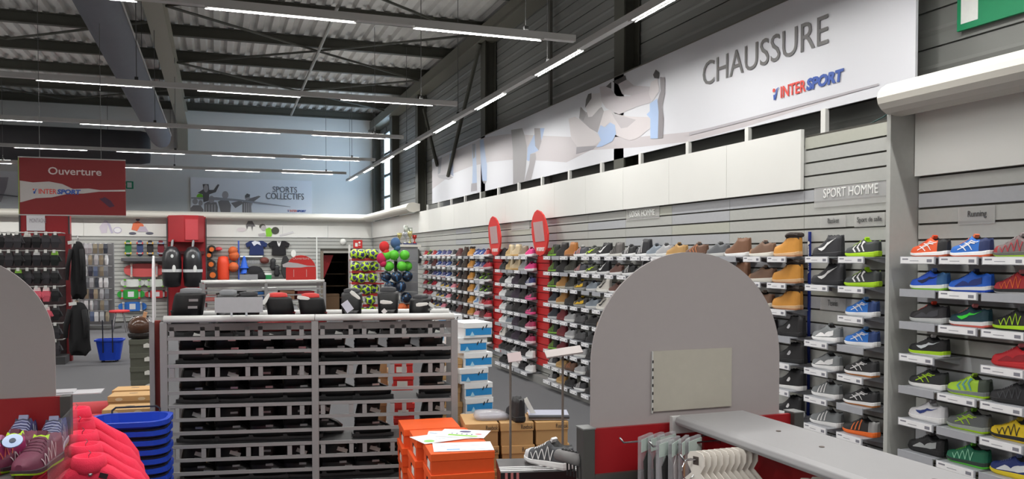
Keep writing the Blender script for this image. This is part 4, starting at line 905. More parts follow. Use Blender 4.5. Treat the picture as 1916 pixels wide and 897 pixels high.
for r, (py, cs, me, nm, lb) in enumerate([(476, ((723, 0), (737, -.05), (757, -.05)), grn, 'foam_ball', 'bright green foam ball'), (497, ((728, 0), (752, -.06), (762, .06)), grn, 'foam_ball', 'bright green foam ball'), (516, ((722, .05), (742, -.05), (762, 0)), nvb, 'soccer_ball', 'black and blue soccer ball'), (535, ((729, 0), (750, -.05)), nvb, 'soccer_ball', 'black and blue soccer ball'), (556, ((760, 0),), nvb, 'soccer_ball', 'black and blue soccer ball'), (576, ((752, -.02), (766, .1)), bbm, 'basketball', 'orange basketball')]):
    z = at(742, py, Y=yr2).z
    MB().box(-.4, .36, -.26, .12, z - .14, z - .128).build('tray', C(150, 150, 150), rk)
    for i, (px, dy) in enumerate(cs):
        o = ob(nm, me, None, (at(px, py, Y=yr2 + dy).x, yr2 + dy, z - .018), (random.uniform(0, 6), random.uniform(0, 6), 1))
        o.scale = (.86,) * 3
        tag(o, '%s, %s tray of the dark rack, %s place' % (lb, ORD[r], ORD[i]), 'ball', 'balls on the dark rack')
for px, py, rgb, lb in ((719, 462, (206, 50, 50), 'red keeper glove hanging above the green balls'), (740, 455, (70, 100, 140), 'blue patterned ball on top of the dark rack'), (714, 484, (196, 40, 84), 'crimson bib bundle between the two ball racks')):
    tag(MB().ball((0, 0, 0), .1, 12, 8, sc=(1, .7, 1.1)).ball((.03, 0, -.1), .07, 10, 6).build('sports_bundle', C(*rgb, rough=.9), None, at(px, py, Y=yr2 - .02), smooth=True), lb, 'sports gear')
# trophies on their cabinet
p = at(762, 458, Y=16.7); t = thing('trophy_cabinet', 'grey cabinet with white top carrying the trophies in the corner', 'cabinet', (p.x, p.y, 0))
MB().box(-.16, .2, -.1, .3, 0, p.z - .05).build('body', C(136, 138, 142), t); MB().box(-.24, .26, -.14, .32, p.z - .05, p.z).build('top', C(220, 218, 210), t)
for i, (dx, dy, h, rgb) in enumerate(((-.16, 0, .24, (200, 190, 130)), (-.05, -.05, .26, (190, 194, 200)), (.06, 0, .28, (204, 196, 140)), (.16, .02, .2, (190, 60, 56)), (0, .12, .4, (190, 196, 186)), (.1, .14, .36, (180, 186, 176)))):
    tr = thing('trophy', 'trophy cup on the corner cabinet, %s of six' % ORD[i], 'trophy', (p.x + dx, p.y + dy, p.z), group='trophies')
    MB().lathe([(.035, 0), (.035, .05), (.012, .06), (.01, h * .5), (.045, h * .7), (.05, h), (.04, h)], 12).build('cup', M('trophy_%d' % i, rgb, .25, .7), tr, smooth=True); MB().box(-.04, .04, -.04, .04, 0, .03).build('foot', C(60, 66, 110), tr)
p = at(783, 480, X=XS - .03); tag(MB().tube([(0, 0, 0), (-.02, 0, 0)], .16, 18).tube([(-.02, 0, 0), (-.024, 0, 0)], .12, 18, mi=1).build('round_plate', [C(40, 40, 42), C(96, 96, 96)], None, p), 'round black sign on the shoe wall next to the cabinet', 'sign')
# ---------------------------------------------------------------- hanging Ouverture board
D_ = 9.0
p = at(37, 401, d=D_); q = at(216, 296, d=D_); wv, hv = 181 / F * D_, 106 / F * D_
hb = thing('hanging_board', 'shade-darkened red hanging board reading Ouverture with a grey wave', 'sign', (p.x, p.y, p.z), R(-1.5))
MB().box(0, wv, 0, .012, 0, hv).build('board', M('board_red_shaded', (132, 18, 24), .5), hb)  # back-lit shade of the board is put into its red
MB().box(-.01, 0, -.004, .016, 0, hv).build('side_profile', C(150, 170, 90), hb)
MB().box(-.01, wv, -.006, .018, hv, hv + .012).build('hanging_rail', C(190, 188, 186), hb)
MB().box(-.01, wv, -.006, .018, -.012, 0).build('bottom_rail', C(190, 188, 186), hb)
def hp(x, y): return ((x - 160) / 808 * wv, hv - (y - 50 - (x - 160) * .045) / 490 * hv)
flat([[hp(*v) for v in [(164, 250), (260, 268), (380, 262), (480, 285), (560, 330), (680, 328), (770, 345), (965, 345), (965, 360), (760, 358), (640, 372), (520, 372), (400, 400), (280, 405), (180, 435), (164, 438)]]], C(196, 190, 188), hb, (0, -.001, 0), WALLB)
flat([[hp(*v) for v in q_] for q_ in ([(760, 420), (810, 410), (850, 440), (880, 490), (840, 500), (800, 460)], [(780, 440), (800, 400), (815, 450)])], C(74, 30, 60), hb, (0, -.001, 0), WALLB)
a, c = hp(375, 192), hp(780, 118); text('Ouverture', C(214, 200, 198), hb, (a[0], -.002, a[1] - .01), WALLB, 1, fit=(c[0] - a[0], .083), ext=.001, bold=.012)
a, c = hp(258, 365), hp(620, 330); intersport(hb, (a[0], -.0035, a[1]), WALLB, c[0] - a[0])
for x in (.2, wv - .25): MB().tube([(x, .006, hv), (x, .006, 5.6 - p.z)], .003, 5).build('wire', C(110, 110, 110), hb)
# ---------------------------------------------------------------- glove rack, coats and accessory stand on the near side of the end wall
p = at(131, 676, Z=0); gx, gy = p.x, p.y
gr = thing('accessory_gondola', 'tall red gondola hung with gloves and hats', 'gondola', (gx, gy, 0))
MB().box(-4.2, 0, .0, .08, .1, 2.02).build('back_panel', C(70, 56, 58), gr); MB().box(-.04, .03, -.02, .12, 0, 2.05).build('end_post', C(120, 24, 30), gr); MB().box(-4.2, 0, -.45, .08, 0, .12).build('base', C(60, 60, 62), gr)
rows = [2.0, 1.72, 1.44, 1.16, .86, .58, .32]
for z in rows: MB().tube([(-4.1, -.32, z + .06), (-.05, -.32, z + .06)], .012, 6).build('peg_rail', C(170, 168, 166), gr)
for z in rows:
    for x in (-4.1, -.05): MB().tube([(x, 0, z + .06), (x, -.32, z + .06)], .01, 6).build('rail_arm', C(150, 148, 146), gr)
random.seed(11)
glove = {}
def glove_me(k, rgb, cuff):
    b = MB(); b.loft([[(-.035, -.02, 0), (.035, -.02, 0), (.035, .02, 0), (-.035, .02, 0)], [(-.045, -.025, -.05), (.045, -.025, -.05), (.045, .025, -.05), (-.045, .025, -.05)]], mi=1)
    b.loft([[(-.045, -.03, -.05), (.045, -.03, -.05), (.045, .03, -.05), (-.045, .03, -.05)], [(-.055, -.035, -.12), (.06, -.035, -.12), (.06, .035, -.12), (-.055, .035, -.12)], [(-.04, -.025, -.21), (.04, -.025, -.21), (.04, .025, -.21), (-.04, .025, -.21)]])
    b.obox((.065, 0, -.11), (.03, .04, .08), (0, R(-25), 0)); b.box(-.02, .02, -.04, -.035, -.02, .03, 2)
    return b.mesh('glove', [C(*rgb, rough=.9), C(*cuff), C(220, 220, 216)])
GC = [((36, 36, 38), (70, 70, 72)), ((44, 44, 48), (190, 190, 190)), ((58, 56, 60), (44, 44, 44)), ((34, 40, 38), (120, 170, 50)), ((200, 80, 60), (40, 40, 40)), ((40, 36, 38), (200, 196, 190))]
gme = [glove_me(i, *c) for i, c in enumerate(GC)]; gpk = glove_me(9, (220, 100, 116), (226, 200, 200))
GW = ['plain black', 'black white-cuffed', 'charcoal', 'black lime-cuffed', 'orange', 'black cream-cuffed']
for r, z in enumerate(rows):
    i = 0; x = -.14
    while x > (-1.45 if r < 3 else (-.95 if r < 5 else -.75)):
        k = random.choice([0, 0, 1, 2, 3, 5]) if not (r < 3 and i in (5, 6)) else random.choice([4, 0, 2])
        pk = r >= 3 and i in (1, 2)
        o = ob('glove', gpk if pk else gme[k], None, (gx + x, gy - .32 + random.uniform(-.02, .02), z + .045), (0, 0, random.uniform(-.3, .3))); o.scale = (1.05,) * 3
        tag(o, '%s glove on peg rail %s down, %s from the coat' % ('pink' if pk else GW[k], ORD[r], ORD[i]), 'glove', 'gloves on the red gondola')
        x -= .125; i += 1
def coat(px, pyt, h, w, label):
    p = at(px, pyt, d=12.6); t = thing('coat', label, 'coat', (p.x, p.y, p.z - h), R(-25))
    prof = [(.5, 0), (.62, .05), (.6, .3), (.55, .6), (.5, .85), (.3, .97), (.12, 1)]
    rings = []
    for k, z in prof:
        rings.append([(w * k * math.cos(a) * (1 + .07 * math.sin(5 * a + 9 * z)), .55 * w * k * math.sin(a), h * z + (.05 * math.sin(3 * a) if z == 0 else 0)) for a in [2 * math.pi * j / 20 for j in range(20)]])
    MB().loft(rings).build('coat_body', C(24, 24, 26, rough=.95), t, smooth=True)
    for s in (-1, 1): MB().tube([(s * w * .42, -.05, h * .86), (s * w * .6, -.08, h * .55), (s * w * .6, -.1, h * .3)], [w * .16, w * .15, w * .11], 8).build('sleeve', C(26, 26, 28, rough=.95), t, smooth=True)
    MB().tube([(0, 0, h), (0, 0, h + .05), (-.05, .05, h + .09)], .008, 6).build('hanger_hook', C(150, 150, 150), t)
    if h < 1.02: MB().obox((-.02, -.13, h * .98), (.12, .01, .05), (0, R(-8), 0)).build('price_card', C(220, 220, 216), t)
MB().tube([(0, .04, 1.78), (.16, -.1, 1.78), (.16, -.45, 1.78)], .012, 6).build('coat_arm', C(150, 150, 150), gr); MB().tube([(0, .04, 1.02), (.2, -.15, 1.02), (.2, -.62, 1.02)], .012, 6).build('coat_arm', C(150, 150, 150), gr)
coat(146, 452, .85, .2, 'long black coat hanging at the gondola end, upper'); coat(148, 566, .78, .27, 'long black coat hanging at the gondola end, lower with a card')
p = at(176, 616, Z=0); ar = thing('accessory_stand', 'tall wire stand hung with clear accessory packets', 'stand', p, R(-20))
MB().box(-.45, .45, .05, .08, .1, 2.0).build('mesh_panel', C(120, 120, 122), ar); MB().box(-.5, .5, -.3, .3, 0, .05).build('base', C(70, 70, 70), ar)
pkm = [M('packet_%d' % i, c, .25) for i, c in enumerate([(176, 178, 182), (120, 124, 130), (70, 74, 84), (206, 208, 210), (96, 110, 140), (150, 140, 120)])]
pkc = [MB().loft([[(-.04, -.004, 0), (.04, -.004, 0), (.04, .004, 0), (-.04, .004, 0)], [(-.045, -.02, -.1), (.045, -.02, -.1), (.045, .02, -.1), (-.045, .02, -.1)], [(-.04, -.006, -.22), (.04, -.006, -.22), (.04, .006, -.22), (-.04, .006, -.22)]]).mesh('packet', m) for m in pkm]
for r in range(7):
    for i in range(8):
        z = 1.98 - r * .26; x = -.4 + i * .115
        MB().tube([(x, .05, z), (x, -.26, z + .01)], .004, 4).build('peg', C(190, 190, 190), ar)
        k = random.randrange(6)
        o = ob('packet', pkc[k], None, ar.matrix_basis @ Vector((x, -.2 + random.uniform(-.05, .02), z - .006)), (0, 0, R(-20) + random.uniform(-.5, .5)))
        tag(o, '%s packet on the wire stand, peg row %s, %s across' % (['silver', 'grey', 'charcoal', 'pale', 'slate blue', 'khaki'][k], ORD[r], ORD[i]), 'packet', 'packets on the wire stand')
# ================================================================ slatted racks
steel = M('grey_rack_steel', (150, 149, 150), .45, .2, var=.05, vscale=8)
tubew = M('rack_tube_white', (226, 226, 224), .35)
def slat_rack(p0, p1, mods, label, H=1.3, depth=.46, tabs=True, nbar=14):
    v = p1 - p0; Lr = math.hypot(v.x, v.y); rz = math.atan2(v.y, v.x)
    t = thing('slatted_rack', label, 'rack', (p0.x, p0.y, 0), rz)
    xs = [Lr * m for m in mods]
    for i, x in enumerate(xs):
        for y in (0, depth): MB().box(x - .022, x + .022, y - .012, y + .018, 0, H - .02).build('post', steel, t, bevel=.003)
        MB().box(x - .012, x + .012, .02, depth, .06, .1).build('foot_bar', steel, t)
    MB().box(xs[0], xs[-1], .02, depth - .01, .06, .075).build('base_shelf', steel, t)
    for a, c in zip(xs[:-1], xs[1:]):
        MB().tube([(a + .002, 0, H), (c - .002, 0, H)], .022, 12).build('top_tube', tubew, t, smooth=True)
        MB().tube([(a + .002, depth, H), (c - .002, depth, H)], .022, 12).build('top_tube', tubew, t, smooth=True)
        MB().box(a + .02, c - .02, -.004, .006, H - .075, H - .03).build('head_rail', C(96, 92, 92), t)
        me = MB().box(a + .022, c - .022, -.006, .008, -.0105, .0105).mesh('slat', steel)
        for i in range(nbar): ob('slat', me, t, (0, 0, H - .125 - i * .086))
        for z in (H - .12, .998, .740, .482, .224): MB().box(a + .02, c - .02, .05, depth - .01, z - .01, z).build('shelf', C(46, 46, 48), t)
        if tabs:
            tm = MB().box(-.014, .014, -.004, .006, 0, .062).mesh('tab', steel)
            for z in [H - .125 + .012] + [H - .125 - (k - 1) * .086 - .074 for k in (3, 6, 9, 12)]:
                for k, f in enumerate((.03, .24, .34, .55, .64, .84, .93)): ob('tab', tm, t, (a + .022 + (c - a - .044) * f, 0, z))
    return t, Lr, rz
P0, P1 = at(306, 598, Z=1.3), at(850, 592, Z=1.3); PM = at(589, 595, Z=1.3)
fm = (PM - P0).length / (P1 - P0).length
RK, RL, RZ = slat_rack(P0, P1, (0, fm, 1), 'long grey slatted steel rack full of black ski boots')
Q0, Q1 = at(381, 529, Z=1.3), at(607, 526, Z=1.3)
RK2, RL2, RZ2 = slat_rack(Q0, Q1, (0, .5, 1), 'farther grey slatted rack under the red Ouverture arch', tabs=False, nbar=6)
RMX = Matrix.Translation((P0.x, P0.y, 0)) @ Matrix.Rotation(RZ, 4, 'Z')
def rk(x, y, z): return RMX @ Vector((x, y, z))
# ski boots
def loft_rr(b, secs, mi=0, n=12):
    """stack of rounded rectangles (cx, cy, z, half x, half y)"""
    rings = []
    for cx, cy, z, hx, hy in secs:
        rings.append([(cx + hx * math.copysign(abs(math.cos(a)) ** .6, math.cos(a)), cy + hy * math.copysign(abs(math.sin(a)) ** .6, math.sin(a)), z) for a in [2 * math.pi * j / n for j in range(n)]])
    b.loft(rings, True, True, mi); return b
def boot_parts(shell, accent, tagc=True):
    P = []
    b = MB(); b.box(-.14, .155, -.046, .046, 0, .022); b.box(-.12, -.03, -.044, .044, .0, .035); P.append(('sole', b.mesh('sole', C(60, 60, 62))))
    b = loft_rr(MB(), [(.005, 0, .02, .135, .05), (.01, 0, .05, .14, .054), (-.005, 0, .08, .12, .052), (-.035, 0, .11, .085, .05), (-.05, 0, .14, .078, .051)]); P.append(('shell', b.mesh('shell', C(*shell, rough=.35), True)))
    b = loft_rr(MB(), [(-.04, 0, .1, .085, .056), (-.03, 0, .17, .086, .06), (-.02, 0, .225, .084, .062), (-.015, 0, .24, .08, .058)]); P.append(('cuff', b.mesh('cuff', C(22, 22, 24, rough=.5), True)))
    b = loft_rr(MB(), [(-.022, 0, .22, .058, .048), (-.015, 0, .262, .056, .047), (-.015, 0, .268, .03, .025)]); P.append(('liner', b.mesh('liner', C(*accent), True)))
    for z, x in ((.07, .06), (.1, .02), (.16, 0), (.2, .005)):
        P.append(('buckle', MB().box(x - .02, x + .03, -.062, -.05, z - .007, z + .007).mesh('buckle', M('buckle_metal', (190, 190, 192), .3, .8))))
    if tagc: P.append(('price_tag', MB().obox((.02, -.068, .19), (.075, .003, .028), (0, R(20), 0)).mesh('price_tag', C(222, 222, 218))))
    return P
BOOTS = [boot_parts((26, 26, 28), (40, 40, 44)), boot_parts((32, 32, 34), (196, 40, 40)), boot_parts((28, 28, 30), (120, 122, 126), False), boot_parts((140, 30, 34), (206, 50, 46))]
BW = ['black ski boot with dark liner', 'black ski boot with red liner', 'black ski boot with grey liner', 'red and black ski boot']
def skiboot(k, loc, rz, label, s=1, tilt=0):
    t = thing('ski_boot', label, 'ski boot', loc, rz, 'ski boots on the slatted rack'); t.scale = (s,) * 3
    for n, me in BOOTS[k]: ob(n, me, t)
    return t
random.seed(3)
nb_ = 8
for r, z in enumerate((.998, .740, .482, .224)):
    for i in range(nb_):
        x = .16 + i * (RL - .3) / (nb_ - 1) + (.03 if i > 3 else 0)
        if (r == 3 and i > 5) or (i == 6 and r in (1, 2)) or (i == 4 and r == 2): continue
        k = random.choice([0, 0, 2, 1 if i == 2 else 0])
        skiboot(k, rk(x, .2, z + .002), RZ + random.uniform(-.15, .15), '%s inside the slatted rack, %s shelf down, %s along' % (BW[k], ORD[r], ORD[i]), .93)
        if i < nb_ - 1 and not (i > 3 and r in (0, 1, 2)): skiboot(2 if i % 3 else 0, rk(x + .13, .35, z + .002), RZ + random.uniform(-.15, .15), 'black ski boot in the rear row of the rack, %s shelf down, %s along' % (ORD[r], ORD[i]), .92)
ZT = 1.182; TB_ = {}
for i, (px, k, rz_, s, lb) in enumerate(((350, 2, 0, 1.15, 'black ski boot on the rack top behind the pale arch edge'), (420, 2, 90, 1.1, 'black ski boot on the rack top behind the blank card'), (462, 0, 10, 1.05, 'black ski boot on the rack top, right behind the blank card edge'), (508, 3, 200, 1.02, 'red and black ski boot on the rack top beside the blank card'), (570, 3, 200, 1.0, 'red and black ski boot on the rack top at the tube joint'), (655, 0, 90, 1.12, 'black ski boot on the rack top with a folded white tag'), (726, 0, 90, 1.15, 'black ski boot on the rack top in front of the orange basketballs'), (793, 0, 60, .95, 'low black ski boot on the rack top at the end nearest the shoe wall'))):
    g = at(px, 560, d=5.25); loc = RMX.inverted() @ g; x = loc.x
    q = rk(min(RL - .12, max(.14, x)), .2, ZT)
    TOPB = skiboot(k, q, RZ + R(rz_), lb, s); TB_[px] = TOPB
# white shoe horns and tags on the rack-top boots
for px, py, ax, k in ((665, 553, 40, 655), (723, 566, 4, 726), (790, 570, -6, 793), (498, 560, -60, 508), (568, 558, 8, 570)):
    g = at(px, py, d=5.26); bt = TB_[k]
    o = MB().prism([(-.04, -.009), (-.02, -.013), (.03, -.009), (.042, 0), (.03, .009), (-.02, .013), (-.04, .009)], -.004, .004, lambda u, v, q: (u, q, v)).build('shoe_horn', C(226, 226, 222), bt, g, (0, R(ax), RZ), bevel=.002)
    o.matrix_parent_inverse = Matrix.LocRotScale(bt.location, bt.rotation_euler, bt.scale).inverted()
g = at(650, 574, d=5.26); bt = TB_[655]
o = MB().obox((0, 0, 0), (.05, .004, .07), (0, R(-35), 0)).build('price_tag', C(206, 208, 222), bt, g, (0, 0, RZ)); o.matrix_parent_inverse = Matrix.LocRotScale(bt.location, bt.rotation_euler, bt.scale).inverted()
g = at(719, 583, d=5.26); bt = TB_[726]
o = MB().obox((0, 0, 0), (.028, .004, .028), (0, R(45), 0)).build('price_tag', C(222, 222, 222), bt, g, (0, 0, RZ)); o.matrix_parent_inverse = Matrix.LocRotScale(bt.location, bt.rotation_euler, bt.scale).inverted()
# blank card on two legs
g = at(402, 587, d=5.1); t = thing('card_stand', 'blank grey card on two short legs standing on the rack tube', 'sign', (g.x, g.y, 1.322), RZ)
MB().box(0, .29, -.004, .004, .022, .118).build('card', C(176, 178, 182), t)
for x in (.1, .19): MB().box(x - .006, x + .006, -.004, .004, 0, .025).build('leg', C(190, 196, 202), t)
# pale arch board seen edge-on at the rack end, and the end post
def arch_pts(r, h, n=20): return [(-r, 0)] + [(r * math.cos(math.pi - math.pi * i / n), h - r + r * math.sin(math.pi - math.pi * i / n)) for i in range(n + 1)] + [(r, 0)]
def arch_board(loc, rz, r, h, label, mat, thick=.012, dup_front=None):
    t = thing('arch_board', label, 'sign', loc, rz)
    MB().prism(arch_pts(r, h), -thick / 2, thick / 2, lambda u, v, q: (u, q, v)).build('board', mat, t, bevel=.002)
    return t
g = at(286, 600, d=5.25)
arch_board((g.x, g.y + .12, 1.28), R(92.5), .26, .42, 'pale arch board seen almost edge-on at the rack end', M('arch_pale', (222, 222, 224), .4))
t = thing('rack_end_post', 'grey and red upright at the end of the slatted rack', 'post', (g.x + .01, g.y - .02, 0))
MB().box(-.03, .0, -.02, .1, 0, 1.28).build('grey_post', steel, t); MB().box(.0, .035, .03, .1, 0, 1.28).build('red_strip', C(150, 60, 52), t); MB().box(.035, .055, -.02, .06, 0, 1.28).build('dark_edge', C(84, 80, 80), t)
# goods on the farther rack
R2M = Matrix.Translation((Q0.x, Q0.y, 0)) @ Matrix.Rotation(RZ2, 4, 'Z')
g = R2M @ Vector((RL2 * .83, .3, 1.31))
ra = arch_board((g.x, g.y, 1.31), 0, .235, .40, 'red arch board reading Ouverture above the farther rack', redm)
flat([[(-.29, .25), (-.2, .29), (-.05, .27), (.1, .23), (.23, .225), (.23, .215), (.1, .215), (0, .2), (-.15, .2), (-.28, .21)]], C(196, 190, 192), ra, (0, -.007, 0), WALLB); text('Ouverture', C(226, 180, 176), ra, (-.13, -.0075, .33), WALLB, 1, fit=(.26, .04), ext=.001, bold=.01)
flat([[(-.12, .05), (-.11, .05), (-.11, .17), (-.12, .17)], [(.08, .05), (.09, .05), (.09, .17), (.08, .17)]], C(220, 160, 156), ra, (0, -.0072, 0), WALLB, name='card_clips')
g = R2M @ Vector((RL2 * .3, .2, 1.325)); t = thing('card_stand', 'small blank grey card standing on the farther rack', 'sign', g, RZ2); MB().box(0, .27, -.004, .004, .0, .085).build('card', C(160, 162, 166), t); MB().box(.1, .16, -.02, .02, -.003, .003).build('foot', C(150, 150, 150), t)
for i, (f, z, w_, d_, h_, rgb, lb) in enumerate(((.06, .998, .2, .3, .1, (210, 120, 116), 'salmon'), (.17, .998, .18, .3, .12, (60, 50, 46), 'dark brown'), (.29, .998, .22, .3, .16, (30, 30, 32), 'black'), (.42, .998, .22, .3, .14, (46, 110, 180), 'blue'), (.55, .998, .2, .3, .2, (214, 214, 214), 'white'), (.68, .998, .22, .3, .16, (150, 110, 84), 'tan'), (.84, .998, .26, .3, .14, (170, 40, 48), 'red'), (.1, .74, .24, .3, .15, (190, 184, 180), 'pale grey'), (.25, .74, .24, .3, .15, (60, 62, 66), 'charcoal'), (.55, .74, .2, .3, .2, (206, 208, 212), 'silver'), (.72, .74, .2, .3, .18, (196, 198, 202), 'light grey'), (.88, .74, .22, .3, .18, (220, 220, 220), 'bright white'))):
    q = R2M @ Vector((RL2 * f, .22, z + .001)); o = MB().box(-w_ / 2, w_ / 2, -d_ / 2, d_ / 2, 0, h_ * .72).box(-w_ / 2 - .004, w_ / 2 + .004, -d_ / 2 - .004, d_ / 2 + .004, h_ * .72, h_).build('goods_box', C(*rgb), None, q, (0, 0, RZ2 + random.uniform(-.1, .1)))
    tag(o, '%s box on the farther rack, %s' % (lb, 'upper shelf' if z > .9 else 'second shelf'), 'box', 'boxes on the farther rack')
# ================================================================ shoe boxes
def shoebox(loc, rz, w, dp, h, body, lid, label, group, sticker=None, words=None, holes=False, extra=None, wcol=(60, 56, 52)):
    """w along local x (front), dp away from the camera; origin bottom centre of the front"""
    t = thing('shoe_box', label, 'box', loc, rz, group)
    lh = .36 * h
    MB().box(-w / 2 + .004, w / 2 - .004, .004, dp - .004, 0, h - .01).build('box_body', C(*body, rough=.7), t)
    ld = MB().box(-w / 2, w / 2, 0, dp, h - lh, h).build('lid', C(*lid, rough=.7), t, bevel=.002)
    if words: text(words, C(*wcol), ld, (w * .12, -.0008, h - lh * .78), WALLB, 1, fit=(w * .36, lh * .55), ext=.0004)
    if sticker: flat([[(dp * .12, h * .12), (dp * .42, h * .12), (dp * .42, h * .52), (dp * .12, h * .52)]], C(232, 228, 224), t, (-w / 2 + .0035, dp * .6, 0), (R(90), 0, R(-90)), .0012, 'size_label')
    if holes: MB().tube([(-w / 2 - .0006, dp * .5, h * .52), (-w / 2 + .004, dp * .5, h * .52)], .012, 10).build('finger_hole', C(40, 16, 8), t)
    if extra: extra(t, w, dp, h)
    return t
OR = (232, 84, 26)
A, B = at(806, 851, Z=.665), at(926, 844, Z=.665)
wo = (B - A).length; rzo = math.atan2(B.y - A.y, B.x - A.x); mo = (A + B) / 2
om = Matrix.Translation((mo.x, mo.y, 0)) @ Matrix.Rotation(rzo, 4, 'Z'); dpo = .3
random.seed(5)
for r in range(3):
    for k in range(6):
        dx, dy = (random.uniform(-.018, .018), random.uniform(-.01, .01)) if k < 5 else (0, 0)
        if r: dx -= .035 * r
        q = om @ Vector((dx, r * (dpo + .02) + dy, k * .111))
        shoebox((q.x, q.y, k * .111), rzo + random.uniform(-.02, .02), wo, dpo, .11, OR, (238, 92, 30), 'bright orange shoe box, %s from the top in the %s stack' % (ORD[5 - k], ('front', 'middle', 'back')[r]), 'orange shoe boxes', True, None, True)
# papers on the orange boxes
def paper(cx, cy, w_, h_, rz_, rgb, label, z=.667, marks=()):
    q = om @ Vector((cx, cy, 0)); t = thing('paper_sheet', label, 'paper', (q.x, q.y, z), rzo + R(rz_), 'papers on the orange boxes')
    MB().box(-w_ / 2, w_ / 2, -h_ / 2, h_ / 2, 0, .0015).build('sheet', C(*rgb), t)
    for i, (pts, c_) in enumerate(marks): flat([pts], C(*c_), t, (0, 0, .0015 + .0002 * i), (0, 0, 0), .0004)
paper(.02, .42, .3, .21, -12, (232, 234, 238), 'white leaflet under the others on the orange boxes', .667, [([(-.14, .05), (.1, -.06), (.1, -.054), (-.14, .06)], (120, 150, 190))])
paper(-.06, .36, .3, .2, 18, (228, 232, 232), 'white leaflet with a green patch on the orange boxes', .6695, [(ell(-.1, -.05, .03, .03, 12), (150, 210, 120)), ([(-.05, -.03), (.12, -.03), (.12, -.028), (-.05, -.028)], (160, 180, 200))])
paper(.08, .42, .28, .2, -24, (238, 240, 244), 'white leaflet with a green bar and purple mark on the orange boxes', .672, [([(-.08, -.06), (.09, -.08), (.1, -.055), (-.08, -.03)], (130, 200, 40)), (ell(0, .045, .035, .022, 12), (70, 60, 110)), (ell(.09, -.01, .02, .012, 10), (214, 70, 70))] + [([(-.07 + i * .03, -.02 - i * .004), (-.06 + i * .03, -.02 - i * .004), (-.06 + i * .03, -.005 - i * .004), (-.07 + i * .03, -.005 - i * .004)], (60, 80, 110)) for i in range(5)])
paper(.02, .12, .32, .2, -6, (236, 238, 244), 'white printed sheet at the front edge of the orange boxes', .6675, [([(-.09, -.075), (-.02, -.075), (-.02, -.05), (-.09, -.05)], (140, 180, 220)), ([(-.01, -.085), (.13, -.07), (.13, -.062), (-.01, -.077)], (180, 200, 226)), ([(-.12, .02), (.12, .02), (.12, .024), (-.12, .024)], (200, 206, 216))])
# kraft boxes with lettering behind
KR = (190, 150, 98)
A, B = at(937, 793, Z=.69), at(999, 791, Z=.69); wk = (B - A).length; rzk = math.atan2(B.y - A.y, B.x - A.x)
km = Matrix.Translation((A.x, A.y, 0)) @ Matrix.Rotation(rzk, 4, 'Z')
for c_ in range(3):
    for k in range(5):
        q = km @ Vector((wk * .5 + (c_ - 1) * (wk + .012) + (0 if k == 4 else random.uniform(.0, .008)), random.uniform(0, .01), 0))
        shoebox((q.x, q.y, k * .138), rzk, wk, .33, .137, (176, 138, 90), KR, 'kraft shoe box with dark lettering, %s from the top, %s stack' % (ORD[4 - k], ('orange boxes side', 'middle', 'shoe wall side')[c_]), 'kraft lettered shoe boxes', words='Reebok')
def kp(x, y, z=.692): return km @ Vector((x, y, z))
t = thing('plastic_pouch', 'clear crumpled plastic pouch on the kraft boxes', 'pouch', kp(-.03, .16), rzk)
loft_rr(MB(), [(0, 0, 0, .11, .08), (0, 0, .02, .12, .085), (-.03, .01, .045, .08, .06), (-.04, .01, .05, .04, .03)]).build('bag', M('clear_film', (200, 198, 204), .15, alpha=.55), t, smooth=True)
MB().obox((0, 0, .015), (.17, .1, .016)).build('contents', C(150, 148, 164), t)
q = kp(.11, .12); shoe('bkmid', 'black hiking boot seen from the heel on the kraft boxes', q, rzk + R(5), True, None, .92)
tag(MB().obox((0, 0, .062), (.028, .003, .13), (0, R(-28), 0)).build('price_card', C(232, 230, 224), None, kp(.205, .15), (0, 0, rzk)), 'white card leaning behind the black hiking boot', 'card')
t = thing('document_folder', 'grey plastic folder of papers lying on the kraft boxes', 'folder', kp(.32, .15), rzk + R(-8))
MB().box(-.12, .12, -.1, .1, 0, .02).build('papers', C(206, 204, 212), t); MB().box(-.125, .125, -.105, .105, .02, .024).build('cover', C(160, 162, 180), t); MB().tube([(-.125, -.105, .02), (.125, -.105, .02)], .012, 8).build('spine', C(70, 72, 80), t)
# blue and white boxes
def blue_extra(t, w, dp, h):
    flat([[(-w * .44, .02), (w * .47, .02), (w * .47, h * .62), (-w * .44, h * .62)]], C(40, 140, 206), t, (0, .0035, 0), WALLB, .001, 'blue_front')
    flat([[(-w * .3, h * .12), (-w * .12, h * .12), (-w * .21, h * .44)]], C(170, 214, 236), t, (0, .002, 0), WALLB, .001, 'triangle_mark')
    flat([[(w * .12 + i * .03, h * .55 + i * .014), (w * .15 + i * .03, h * .5 + i * .014), (w * .2 + i * .03, h * .72 + i * .014), (w * .17 + i * .03, h * .76 + i * .014)] for i in range(2)], C(30, 34, 40), t, (0, -.0015, 0), WALLB, .0008, 'tape_mark')
A, B = at(866, 605, Z=1.18), at(919, 603, Z=1.18); wb_ = (B - A).length; rzb = math.atan2(B.y - A.y, B.x - A.x); mb_ = (A + B) / 2
for k in range(10):
    dx = (-.02 if k in (6, 8) else .01) + random.uniform(-.01, .01)
    shoebox((mb_.x + dx, mb_.y + random.uniform(-.01, .01), k * .118), rzb + random.uniform(-.03, .03), wb_, .33, .117, (226, 228, 230), (232, 234, 236), 'white and blue shoe box in the leaning stack, %s from the top' % ORD[9 - k], 'white and blue shoe boxes', extra=blue_extra)
A = at(842, 640, d=7.2)
for k in range(10):
    shoebox((A.x, A.y, k * .118), rzb, wb_, .33, .117, (226, 228, 230), (232, 234, 236), 'white and blue shoe box in the stack behind the rack post, %s up' % ORD[k], 'white and blue shoe boxes', extra=blue_extra)
g = at(825, 628, d=6.5)
